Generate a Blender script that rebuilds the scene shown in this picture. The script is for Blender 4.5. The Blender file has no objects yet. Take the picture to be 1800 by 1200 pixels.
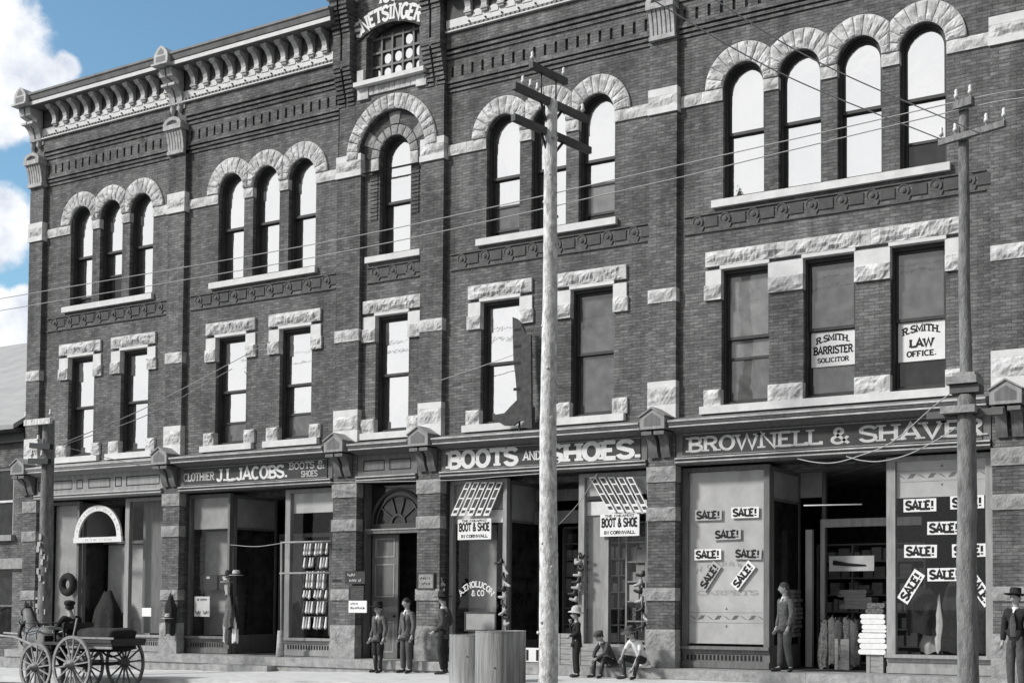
import bpy, bmesh, math, random
from mathutils import Vector, Matrix, noise
R = math.radians
random.seed(11)
S = bpy.context.scene
COL = S.collection

# ------------------------------------------------------------------ camera
PHI, PIT, ROL, FPX, CX, CY = 0.462852, 0.0343002, 0.00217, 2147.588, 1314.955, 985.185
CAMLOC = Vector((0.0, -21.0, 1.57))
cam = bpy.data.cameras.new('camera')
camo = bpy.data.objects.new('camera', cam); COL.objects.link(camo)
cam.sensor_width = 36.0; cam.lens = FPX / 1800 * 36
cam.shift_x = (900 - CX) / 1800; cam.shift_y = (CY - 600) / 1800
cam.clip_end = 2000; cam.clip_start = 0.1
_c, _s = math.cos(PHI), math.sin(PHI)
_right = Vector((_c, _s, 0)); _fwd = Vector((-_s, _c, 0)); _up = Vector((0, 0, 1))
_f2 = _fwd * math.cos(PIT) + _up * math.sin(PIT)
_u2 = -_fwd * math.sin(PIT) + _up * math.cos(PIT)
_r3 = _right * math.cos(ROL) + _u2 * math.sin(ROL)
_u3 = -_right * math.sin(ROL) + _u2 * math.cos(ROL)
camo.matrix_world = Matrix(((_r3.x, _u3.x, -_f2.x, CAMLOC.x), (_r3.y, _u3.y, -_f2.y, CAMLOC.y),
                            (_r3.z, _u3.z, -_f2.z, CAMLOC.z), (0, 0, 0, 1)))
S.camera = camo

def ray(px, py):
    return (_r3 * ((px - CX) / FPX) - _u3 * ((py - CY) / FPX) + _f2)
def at(px, py, Y=0.0):
    """point of the place seen at a pixel of the 1800x1200 photograph, on the plane y = Y"""
    r = ray(px, py); t = (Y - CAMLOC.y) / r.y
    return CAMLOC + r * t

# ------------------------------------------------------------------ sky and sun
SUN_EL, SUN_AZ = 36.0, 222.0          # azimuth measured from +Y towards +X (degrees)
S.view_settings.view_transform = 'Standard'; S.view_settings.look = 'None'
S.view_settings.exposure = 0.45; S.view_settings.gamma = 1.0
W = bpy.data.worlds.new("World"); S.world = W; W.use_nodes = True
nt = W.node_tree; N = nt.nodes; L = nt.links
N.clear()
out = N.new('ShaderNodeOutputWorld'); bg = N.new('ShaderNodeBackground')
bg.inputs['Strength'].default_value = 0.12
L.new(bg.outputs[0], out.inputs[0])
sky = N.new('ShaderNodeTexSky'); sky.sky_type = 'NISHITA'; sky.sun_disc = False
sky.sun_elevation = R(SUN_EL); sky.sun_rotation = R(SUN_AZ)
sky.air_density = 1.0; sky.dust_density = 0.6; sky.ozone_density = 1.0
tc = N.new('ShaderNodeTexCoord')
def math_node(op, a, b=None, c=None, clamp=False):
    n = N.new('ShaderNodeMath'); n.operation = op; n.use_clamp = clamp
    for i, v in enumerate((a, b, c)):
        if v is None: continue
        if isinstance(v, (int, float)): n.inputs[i].default_value = v
        else: L.new(v, n.inputs[i])
    return n.outputs[0]
def noise_node(scale, detail, rough=.6, vec=None, dist=0.0):
    n = N.new('ShaderNodeTexNoise'); n.inputs['Scale'].default_value = scale
    n.inputs['Detail'].default_value = detail; n.inputs['Roughness'].default_value = rough
    n.inputs['Distortion'].default_value = dist
    L.new(vec if vec is not None else tc.outputs['Generated'], n.inputs['Vector'])
    return n.outputs['Fac']
def blob(px, py, rad):
    d = ray(px, py).normalized()
    vm = N.new('ShaderNodeVectorMath'); vm.operation = 'DISTANCE'
    nm = N.new('ShaderNodeVectorMath'); nm.operation = 'NORMALIZE'
    L.new(tc.outputs['Generated'], nm.inputs[0]); L.new(nm.outputs[0], vm.inputs[0]); vm.inputs[1].default_value = d
    return math_node('SUBTRACT', 1.0, math_node('DIVIDE', vm.outputs['Value'], rad))
blobs = [(-8, 75, .037), (28, 125, .031), (80, 145, .023), (116, 120, .012), (5, 205, .024), (60, 188, .016),
         (8, 372, .023), (-8, 405, .029), (40, 405, .013), (8, 565, .025), (44, 525, .012), (-8, 600, .028)]
m = None
for b in blobs:
    v = blob(*b)
    m = v if m is None else math_node('MAXIMUM', m, v)
n1 = noise_node(28, 8, .62); n2 = noise_node(9, 5, .55)
dens = math_node('ADD', m, math_node('MULTIPLY', math_node('SUBTRACT', n1, .5), 1.25))
# unseen broken cloud added behind camera and overhead, for neutral fill and white panes
sp = N.new('ShaderNodeSeparateXYZ'); L.new(tc.outputs['Generated'], sp.inputs[0])
back = math_node('MULTIPLY_ADD', sp.outputs['Y'], -3.0, 0.55)
back = math_node('ADD', back, math_node('MULTIPLY', sp.outputs['X'], 2.0))
over = math_node('MULTIPLY_ADD', sp.outputs['Z'], 4.0, -2.7)
back = math_node('MAXIMUM', back, over)
back = math_node('ADD', back, math_node('MULTIPLY', math_node('SUBTRACT', n2, .5), 1.2))
dens = math_node('MAXIMUM', dens, back)
mr = N.new('ShaderNodeMapRange'); mr.interpolation_type = 'SMOOTHSTEP'
mr.inputs['From Min'].default_value = 0.0; mr.inputs['From Max'].default_value = 0.40
L.new(dens, mr.inputs['Value'])
cl = N.new('ShaderNodeValToRGB')
cl.color_ramp.elements[0].position = .36; cl.color_ramp.elements[0].color = (3.3, 3.7, 4.5, 1)
cl.color_ramp.elements[1].position = .62; cl.color_ramp.elements[1].color = (7.6, 7.6, 7.6, 1)
L.new(noise_node(16, 6, .55), cl.inputs['Fac'])
tint = N.new('ShaderNodeMixRGB'); tint.blend_type = 'MULTIPLY'; tint.inputs['Fac'].default_value = 1
tint.inputs['Color2'].default_value = (.78, .99, .98, 1)
L.new(sky.outputs[0], tint.inputs['Color1'])
# added cloud shaped for its light: bright left, grey overhead and right, darkening jambs
def mapr(v, a, b, c, d):
    q = N.new('ShaderNodeMapRange'); q.interpolation_type = 'SMOOTHSTEP'; L.new(v, q.inputs['Value'])
    for k, w in zip(('From Min', 'From Max', 'To Min', 'To Max'), (a, b, c, d)): q.inputs[k].default_value = w
    return q.outputs[0]
shade = math_node('MULTIPLY', mapr(sp.outputs['X'], -.22, .30, 1.0, .30), mapr(sp.outputs['Z'], .55, .85, 1.0, .75))
cs = N.new('ShaderNodeMixRGB'); cs.blend_type = 'MULTIPLY'; cs.inputs['Fac'].default_value = 1
back_w = N.new('ShaderNodeMixRGB'); back_w.inputs['Color2'].default_value = (7.4, 7.4, 7.4, 1)
L.new(mapr(sp.outputs['Y'], -.15, .20, .85, 0.0), back_w.inputs['Fac']); L.new(cl.outputs[0], back_w.inputs['Color1'])
L.new(back_w.outputs[0], cs.inputs['Color1'])
cmb = N.new('ShaderNodeCombineXYZ')
for k in range(3): L.new(shade, cmb.inputs[k])
L.new(cmb.outputs[0], cs.inputs['Color2'])
mix = N.new('ShaderNodeMixRGB'); L.new(mr.outputs[0], mix.inputs['Fac'])
L.new(tint.outputs[0], mix.inputs['Color1']); L.new(cs.outputs[0], mix.inputs['Color2'])
L.new(mix.outputs[0], bg.inputs['Color'])

sl = bpy.data.lights.new('sun', 'SUN'); sl.energy = 2.7; sl.angle = R(7.0); sl.color = (1, .985, .96)
so = bpy.data.objects.new('sun', sl); COL.objects.link(so)
_el, _az = R(SUN_EL), R(SUN_AZ)
sd = Vector((math.sin(_az) * math.cos(_el), math.cos(_az) * math.cos(_el), math.sin(_el)))
so.rotation_euler = (-sd).to_track_quat('-Z', 'Y').to_euler()

# ------------------------------------------------------------------ materials
MATS = {}
def gmat(name, v, var=.25, scale=3.0, rough=.8, bump=.0, bscale=40.0, spec=.3, stretch=None, fine=0.0, metal=0.0):
    """neutral grey procedural material: base value v varied by two noises"""
    m = bpy.data.materials.new(name); m.use_nodes = True
    t = m.node_tree; n = t.nodes; l = t.links
    b = n['Principled BSDF']; b.inputs['Roughness'].default_value = rough
    b.inputs['Specular IOR Level'].default_value = spec; b.inputs['Metallic'].default_value = metal
    c = n.new('ShaderNodeTexCoord'); mp = n.new('ShaderNodeMapping')
    l.new(c.outputs['Object'], mp.inputs['Vector'])
    if stretch: mp.inputs['Scale'].default_value = stretch
    a = n.new('ShaderNodeTexNoise'); a.inputs['Scale'].default_value = scale; a.inputs['Detail'].default_value = 6
    a.inputs['Roughness'].default_value = .65
    l.new(mp.outputs[0], a.inputs['Vector'])
    r = n.new('ShaderNodeValToRGB')
    lo, hi = v * (1 - var), v * (1 + var)
    r.color_ramp.elements[0].position = .3; r.color_ramp.elements[0].color = (lo, lo, lo, 1)
    r.color_ramp.elements[1].position = .7; r.color_ramp.elements[1].color = (hi, hi, hi, 1)
    l.new(a.outputs['Fac'], r.inputs['Fac'])
    l.new(r.outputs[0], b.inputs['Base Color'])
    if bump:
        a2 = n.new('ShaderNodeTexNoise'); a2.inputs['Scale'].default_value = bscale; a2.inputs['Detail'].default_value = 5
        l.new(mp.outputs[0], a2.inputs['Vector'])
        bp = n.new('ShaderNodeBump'); bp.inputs['Strength'].default_value = bump; bp.inputs['Distance'].default_value = .02
        l.new(a2.outputs['Fac'], bp.inputs['Height']); l.new(bp.outputs[0], b.inputs['Normal'])
    MATS[name] = m
    return m
def brick(name, v, mort, size=1.0):
    m = bpy.data.materials.new(name); m.use_nodes = True
    t = m.node_tree; n = t.nodes; l = t.links
    b = n['Principled BSDF']; b.inputs['Roughness'].default_value = .9; b.inputs['Specular IOR Level'].default_value = .2
    g = n.new('ShaderNodeNewGeometry'); s = n.new('ShaderNodeSeparateXYZ'); l.new(g.outputs['Position'], s.inputs[0])
    def mth(op, a, b_):
        q = n.new('ShaderNodeMath'); q.operation = op
        for k, w in ((0, a), (1, b_)):
            if isinstance(w, (int, float)): q.inputs[k].default_value = w
            else: l.new(w, q.inputs[k])
        return q.outputs[0]
    def nz(scale, detail, rough, sc=None):
        a = n.new('ShaderNodeTexNoise'); a.inputs['Scale'].default_value = scale; a.inputs['Detail'].default_value = detail; a.inputs['Roughness'].default_value = rough
        if sc:
            mp = n.new('ShaderNodeMapping'); mp.inputs['Scale'].default_value = sc; l.new(g.outputs['Position'], mp.inputs['Vector']); l.new(mp.outputs[0], a.inputs['Vector'])
        else: l.new(g.outputs['Position'], a.inputs['Vector'])
        return a.outputs['Fac']
    def ramp(fac, p0, p1, c0, c1):
        r = n.new('ShaderNodeValToRGB'); r.color_ramp.elements[0].position = p0; r.color_ramp.elements[1].position = p1
        r.color_ramp.elements[0].color = (c0, c0, c0, 1); r.color_ramp.elements[1].color = (c1, c1, c1, 1); l.new(fac, r.inputs['Fac']); return r.outputs[0]
    def mixc(mode, fac, a, b_):
        q = n.new('ShaderNodeMixRGB'); q.blend_type = mode
        if isinstance(fac, (int, float)): q.inputs['Fac'].default_value = fac
        else: l.new(fac, q.inputs['Fac'])
        l.new(a, q.inputs['Color1'])
        if isinstance(b_, float): q.inputs['Color2'].default_value = (b_, b_, b_, 1)
        else: l.new(b_, q.inputs['Color2'])
        return q.outputs[0]
    wob = mth('MULTIPLY', mth('SUBTRACT', nz(1.3, 3, .5), .5), .035)       # courses laid slightly out of true
    ad = mth('ADD', s.outputs['X'], s.outputs['Y']); zz = mth('ADD', s.outputs['Z'], wob)
    cb = n.new('ShaderNodeCombineXYZ'); l.new(ad, cb.inputs['X']); l.new(zz, cb.inputs['Y'])
    bt = n.new('ShaderNodeTexBrick'); l.new(cb.outputs[0], bt.inputs['Vector'])
    bt.inputs['Scale'].default_value = 1.0
    bt.inputs['Brick Width'].default_value = .205 * size; bt.inputs['Row Height'].default_value = .063 * size
    bt.inputs['Mortar Size'].default_value = .0065 * size; bt.inputs['Mortar Smooth'].default_value = .5; bt.inputs['Bias'].default_value = -.15
    bt.inputs['Color1'].default_value = (v * .78,) * 3 + (1,); bt.inputs['Color2'].default_value = (v * 1.32,) * 3 + (1,)
    bt.inputs['Mortar'].default_value = (mort,) * 3 + (1,)
    c = mixc('MULTIPLY', 1.0, bt.outputs['Color'], ramp(nz(.55, 7, .65), .32, .68, .66, 1.34))      # large weathered areas
    c = mixc('MULTIPLY', 1.0, c, ramp(nz(1.0, 6, .6, (2.6, 2.6, .22)), .35, .66, .74, 1.18))       # water streaks
    c = mixc('MULTIPLY', 1.0, c, ramp(nz(5.0, 5, .7, (1, 1, 2.6)), .34, .68, .72, 1.35))
    c = mixc('MIX', ramp(nz(11, 5, .75, (.6, .6, 2.4)), .56, .76, 0.0, .75), c, v * 2.3)           # pale lime bloom
    l.new(c, b.inputs['Base Color'])
    bp = n.new('ShaderNodeBump'); bp.inputs['Strength'].default_value = .6; bp.inputs['Distance'].default_value = .014; bp.invert = True
    l.new(bt.outputs['Fac'], bp.inputs['Height'])
    bp2 = n.new('ShaderNodeBump'); bp2.inputs['Strength'].default_value = .5; bp2.inputs['Distance'].default_value = .012
    l.new(nz(34, 4, .6), bp2.inputs['Height']); l.new(bp.outputs[0], bp2.inputs['Normal'])
    l.new(bp2.outputs[0], b.inputs['Normal'])
    MATS[name] = m
    return m
def glass(name, refl, behind, var=.2, rough=.03, wav=.06):
    """old sheet glass: wavy mirror film over whatever stands close behind it"""
    m = bpy.data.materials.new(name); m.use_nodes = True
    t = m.node_tree; n = t.nodes; l = t.links; n.remove(n['Principled BSDF'])
    o = n['Material Output']
    g = n.new('ShaderNodeNewGeometry')
    a = n.new('ShaderNodeTexNoise'); a.inputs['Scale'].default_value = 1.6; a.inputs['Detail'].default_value = 4
    a2 = n.new('ShaderNodeTexNoise'); a2.inputs['Scale'].default_value = 4.0; a2.inputs['Detail'].default_value = 6
    l.new(g.outputs['Position'], a.inputs['Vector']); l.new(g.outputs['Position'], a2.inputs['Vector'])
    bp = n.new('ShaderNodeBump'); bp.inputs['Strength'].default_value = wav; bp.inputs['Distance'].default_value = .1
    l.new(a.outputs['Fac'], bp.inputs['Height'])
    gl = n.new('ShaderNodeBsdfGlossy'); gl.inputs['Roughness'].default_value = rough; l.new(bp.outputs[0], gl.inputs['Normal'])
    gl.inputs['Color'].default_value = (.86, .86, .86, 1)
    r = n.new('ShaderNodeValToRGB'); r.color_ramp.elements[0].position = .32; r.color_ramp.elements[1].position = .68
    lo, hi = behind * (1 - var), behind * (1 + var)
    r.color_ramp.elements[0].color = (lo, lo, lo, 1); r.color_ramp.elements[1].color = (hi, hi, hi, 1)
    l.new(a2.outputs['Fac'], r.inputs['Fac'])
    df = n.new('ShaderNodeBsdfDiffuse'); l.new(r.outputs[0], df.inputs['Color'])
    mx = n.new('ShaderNodeMixShader'); mx.inputs['Fac'].default_value = refl
    l.new(df.outputs[0], mx.inputs[1]); l.new(gl.outputs[0], mx.inputs[2]); l.new(mx.outputs[0], o.inputs['Surface'])
    MATS[name] = m
    return m
def clear_glass(name, refl):
    m = bpy.data.materials.new(name); m.use_nodes = True
    t = m.node_tree; n = t.nodes; l = t.links; n.remove(n['Principled BSDF']); o = n['Material Output']
    gl = n.new('ShaderNodeBsdfGlossy'); gl.inputs['Roughness'].default_value = .02
    tr = n.new('ShaderNodeBsdfTransparent'); tr.inputs['Color'].default_value = (.93, .93, .93, 1)
    mx = n.new('ShaderNodeMixShader'); mx.inputs['Fac'].default_value = refl
    l.new(tr.outputs[0], mx.inputs[1]); l.new(gl.outputs[0], mx.inputs[2]); l.new(mx.outputs[0], o.inputs['Surface'])
    MATS[name] = m
    return m

brick('brick', .15, .085)
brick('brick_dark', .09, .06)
gmat('stone', .54, .42, 3.6, .9, .5, 30)
gmat('stone_smooth', .68, .12, 4, .85, .15, 40)
gmat('stone_light', .42, .3, 6, .9, .5, 34)
gmat('stone_grey', .30, .34, 6, .9, .8, 34)
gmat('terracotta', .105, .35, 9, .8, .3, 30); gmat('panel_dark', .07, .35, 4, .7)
gmat('metal_pale', .46, .34, 3, .6, .1, 30)
gmat('metal_grey', .17, .3, 3, .6, .1, 30)
gmat('fascia_white', .62, .12, 4, .6)
gmat('wood_frame', .045, .3, 4, .55)
gmat('wood_mid', .15, .3, 3, .6, .1, 20, stretch=(4, 4, .6))
gmat('wood_pale', .30, .25, 3, .65, .15, 20, stretch=(4, 4, .6))
gmat('wood_dark', .055, .3, 3, .6, .1, 20)
gmat('sign_dark', .045, .25, 3, .5)
gmat('letter_white', .72, .12, 14, .6)
gmat('letter_grey', .50, .2, 10, .6)
gmat('ink', .015, .2, 10, .7)
gmat('paper', .78, .07, 5, .8)
gmat('paper_grey', .42, .15, 5, .8)
gmat('blind_grey', .34, .22, 2.2, .9)
gmat('blind_pale', .50, .16, 1.8, .9)
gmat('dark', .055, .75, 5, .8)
gmat('dark_soft', .03, .5, 5, .9)
gmat('pole_pale', .66, .55, 6.5, .9, .9, 26, stretch=(2.2, 2.2, .9))
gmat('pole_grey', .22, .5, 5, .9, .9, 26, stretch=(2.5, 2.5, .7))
gmat('arm_wood', .12, .25, 4, .85, .2, 30)
gmat('porcelain', .70, .1, 8, .3)
gmat('wire', .42, .1, 8, .6)
gmat('drum_wood', .33, .45, 3.0, .9, .6, 24, stretch=(4, 4, .22))
gmat('walk', .60, .3, 5.0, .9, .15, 25, stretch=(.35, 2.5, 1))
gmat('street', .035, .5, 2.0, .95, .2, 9)
gmat('skin', .36, .15, 30, .6)
gmat('hair', .03, .3, 20, .7)
gmat('cloth_dark', .022, .35, 9, .9, .9, 13)
gmat('cloth_mid', .075, .35, 9, .9, .9, 13)
gmat('cloth_tweed', .125, .5, 26, .9, .9, 13)
gmat('cloth_pale', .40, .25, 12, .9, .2, 60)
gmat('cloth_white', .75, .1, 12, .9, .2, 40)
gmat('leather', .03, .3, 10, .45)
gmat('straw', .48, .25, 30, .9)
gmat('horse_coat', .17, .45, 3, .6)
gmat('roof_slate', .36, .14, 2.0, .9, .3, 18, stretch=(.6, 1, 2.5))
gmat('iron', .03, .3, 6, .5)
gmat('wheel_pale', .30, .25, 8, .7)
gmat('goods', .12, .92, 22, .9, .6, 20)
gmat('crate', .30, .3, 5, .85, .2, 30, stretch=(1, 1, 6))
glass('glass_sky', .84, .16, .2)
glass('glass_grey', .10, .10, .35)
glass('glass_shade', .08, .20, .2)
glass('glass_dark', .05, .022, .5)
clear_glass('shop_glass', .035)

# ------------------------------------------------------------------ mesh helpers
class MB:
    def __init__(s): s.v = []; s.f = []; s.sm = []; s.mi = []; s.cut = []
    def add(s, vs, fs, smooth=False, mi=0):
        o = len(s.v); s.cut.append((o, len(s.f))); s.v += [tuple(v) for v in vs]
        for f in fs: s.f.append(tuple(i + o for i in f)); s.sm.append(smooth); s.mi.append(mi)
        return s
    def box(s, x0, x1, y0, y1, z0, z1, mi=0):
        v = [(x0, y0, z0), (x1, y0, z0), (x1, y1, z0), (x0, y1, z0), (x0, y0, z1), (x1, y0, z1), (x1, y1, z1), (x0, y1, z1)]
        return s.add(v, [(3, 2, 1, 0), (4, 5, 6, 7), (0, 1, 5, 4), (1, 2, 6, 5), (2, 3, 7, 6), (3, 0, 4, 7)], mi=mi)
    def bar(s, a, b, w, d, up=(0, 0, 1), mi=0, w2=None):
        a, b = Vector(a), Vector(b); t = (b - a).normalized(); u = Vector(up)
        if abs(t.dot(u)) > .98: u = Vector((1, 0, 0))
        sx = t.cross(u).normalized(); sz = sx.cross(t).normalized(); vs = []
        for p, k in ((a, 1.0), (b, (w2 / w if w2 else 1.0))):
            for i, j in ((-1, -1), (1, -1), (1, 1), (-1, 1)): vs.append(p + sx * (w / 2 * i * k) + sz * (d / 2 * j * k))
        return s.add(vs, [(3, 2, 1, 0), (4, 5, 6, 7), (0, 1, 5, 4), (1, 2, 6, 5), (2, 3, 7, 6), (3, 0, 4, 7)], mi=mi)
    def tube(s, pts, r, n=8, cap=True, smooth=True, mi=0):
        pts = [Vector(p) for p in pts]; rs = r if isinstance(r, (list, tuple)) else [r] * len(pts)
        vs = []; fs = []; m = len(pts)
        for i, p in enumerate(pts):
            t = (pts[min(i + 1, m - 1)] - pts[max(i - 1, 0)]).normalized()
            u = Vector((0, 0, 1)) if abs(t.z) < .9 else Vector((1, 0, 0))
            a = t.cross(u).normalized(); b = a.cross(t).normalized()
            for k in range(n):
                q = 2 * math.pi * k / n; vs.append(p + (a * math.cos(q) + b * math.sin(q)) * rs[i])
        for i in range(m - 1):
            for k in range(n): fs.append((i * n + k, i * n + (k + 1) % n, (i + 1) * n + (k + 1) % n, (i + 1) * n + k))
        s.add(vs, fs, smooth, mi)
        if cap:
            o = len(s.v) - len(vs); s.f.append(tuple(o + k for k in reversed(range(n)))); s.sm.append(False); s.mi.append(mi)
            s.f.append(tuple(o + (m - 1) * n + k for k in range(n))); s.sm.append(False); s.mi.append(mi)
        return s
    def lathe(s, prof, c=(0, 0, 0), n=24, ax='z', smooth=True, sx=1.0, sy=1.0, mi=0):
        vs = []; fs = []; m = len(prof)
        for r, h in prof:
            for k in range(n):
                q = 2 * math.pi * k / n; x, y = r * math.cos(q) * sx, r * math.sin(q) * sy
                p = (x, y, h) if ax == 'z' else ((x, h, y) if ax == 'y' else (h, x, y))
                vs.append((p[0] + c[0], p[1] + c[1], p[2] + c[2]))
        for i in range(m - 1):
            for k in range(n): fs.append((i * n + k, i * n + (k + 1) % n, (i + 1) * n + (k + 1) % n, (i + 1) * n + k))
        return s.add(vs, fs, smooth, mi)
    def prism(s, poly, y0, y1, mi=0):
        """polygon in xz, extruded from y0 (front) to y1"""
        n = len(poly); vs = [(x, y0, z) for x, z in poly] + [(x, y1, z) for x, z in poly]
        fs = [tuple(range(n)), tuple(reversed(range(n, 2 * n)))] + [(i, (i + 1) % n, n + (i + 1) % n, n + i) for i in range(n)]
        return s.add(vs, fs, mi=mi)
    def profile(s, prof, x0, x1, mi=0, caps=True):
        """profile of (y, z) swept along x"""
        n = len(prof); vs = [(x0, y, z) for y, z in prof] + [(x1, y, z) for y, z in prof]
        fs = [(i, (i + 1) % n, n + (i + 1) % n, n + i) for i in range(n)]
        if caps: fs += [tuple(range(n)), tuple(reversed(range(n, 2 * n)))]
        return s.add(vs, fs, mi=mi)
    def sweepz(s, prof, z0, z1, mi=0):
        n = len(prof); vs = [(x, y, z0) for x, y in prof] + [(x, y, z1) for x, y in prof]
        fs = [(i, (i + 1) % n, n + (i + 1) % n, n + i) for i in range(n)] + [tuple(range(n)), tuple(reversed(range(n, 2 * n)))]
        return s.add(vs, fs, mi=mi)
    def rock(s, fn, nu, nv, yf, yb, bulge, margin=.12, seed=0.0, radial=False):
        """rock-faced stone: fn(u,v)->(x,z); drafted margin at yf, rough bulging middle, sides back to yb"""
        def ms(n):
            return [0.0] + [margin * .55 + (1 - margin * 1.1) * i / (n - 1) for i in range(n)] + [1.0]
        us = ms(nu); vsn = ms(nv); vs = []; fs = []; A = len(us); B = len(vsn)
        for j, v in enumerate(vsn):
            for i, u in enumerate(us):
                x, z = fn(u, v); y = yf
                if 0 < i < A - 1 and 0 < j < B - 1:
                    k = noise.noise(Vector((x * 6 + seed, z * 11, seed * 1.7))) * .8 + noise.noise(Vector((x * 17, z * 26 + seed, 3))) * .5 + noise.noise(Vector((x * 41, z * 47 + seed, 9))) * .2
                    e = 1.0 if (1 < i < A - 2 and 1 < j < B - 2) else .5
                    low = min(1.0, .25 + 2.4 * max(0.0, v - .12)) if not radial else 1.0
                    y = yf - bulge * max(-.12, (.66 * e * low + .62 * k))
                vs.append((x, y, z))
        for j in range(B - 1):
            for i in range(A - 1): fs.append((j * A + i, j * A + i + 1, (j + 1) * A + i + 1, (j + 1) * A + i))
        loop = [i for i in range(A)] + [j * A + A - 1 for j in range(1, B)] + [(B - 1) * A + i for i in range(A - 2, -1, -1)] + [j * A for j in range(B - 2, 0, -1)]
        base = len(vs)
        for q in loop: vs.append((vs[q][0], yb, vs[q][2]))
        n = len(loop)
        for k in range(n): fs.append((loop[(k + 1) % n], loop[k], base + k, base + (k + 1) % n))
        return s.add(vs, fs)
    def rockbox(s, x0, x1, z0, z1, yf, yb, bulge=.035, d=.05):
        nu = max(3, int((x1 - x0) / d)); nv = max(3, int((z1 - z0) / d))
        mg = min(.3, .05 / min(x1 - x0, z1 - z0))
        return s.rock(lambda u, v: (x0 + (x1 - x0) * u, z0 + (z1 - z0) * v), min(nu, 46), nv, yf, yb, bulge, mg, random.uniform(0, 50))
    def build_each(s, name, mat, parent):
        """every piece added becomes a part of its own"""
        ends = s.cut[1:] + [(len(s.v), len(s.f))]; r = []
        for (v0, f0), (v1, f1) in zip(s.cut, ends):
            q = MB(); q.add(s.v[v0:v1], [tuple(i - v0 for i in f) for f in s.f[f0:f1]]); r.append(q.build(name, mat, parent))
        return r
    def build(s, name, mat, parent=None, local=False, loc=None):
        me = bpy.data.meshes.new(name)
        off = Vector((0, 0, 0))
        if parent is not None and not local: off = wloc(parent)
        if loc is not None and not local: off = off + Vector(loc)
        me.from_pydata([tuple(Vector(v) - off) for v in s.v] if off.length else s.v, [], s.f)
        me.polygons.foreach_set('use_smooth', s.sm); me.polygons.foreach_set('material_index', s.mi)
        for k in (mat if isinstance(mat, (list, tuple)) else [mat]): me.materials.append(MATS[k])
        bm = bmesh.new(); bm.from_mesh(me); bmesh.ops.recalc_face_normals(bm, faces=bm.faces); bm.to_mesh(me); bm.free()
        me.update()
        o = bpy.data.objects.new(name, me); COL.objects.link(o)
        if parent is not None: o.parent = parent
        if loc is not None: o.location = loc
        return o
def wloc(o):
    p = Vector((0, 0, 0))
    while o is not None: p += Vector(o.location); o = o.parent
    return p
def tag(o, label=None, cat=None, group=None, kind=None):
    if label: o['label'] = label
    if cat: o['category'] = cat
    if group: o['group'] = group
    if kind: o['kind'] = kind
    return o
def empty(name, loc=(0, 0, 0), rz=0.0):
    o = bpy.data.objects.new(name, None); COL.objects.link(o); o.location = loc; o.rotation_euler = (0, 0, rz)
    o.empty_display_size = .2
    return o
def copy_tree(o, parent=None):
    c = o.copy(); COL.objects.link(c)
    if parent is not None: c.parent = parent
    for ch in [k for k in bpy.data.objects if k.parent == o]: copy_tree(ch, c)
    return c

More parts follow.
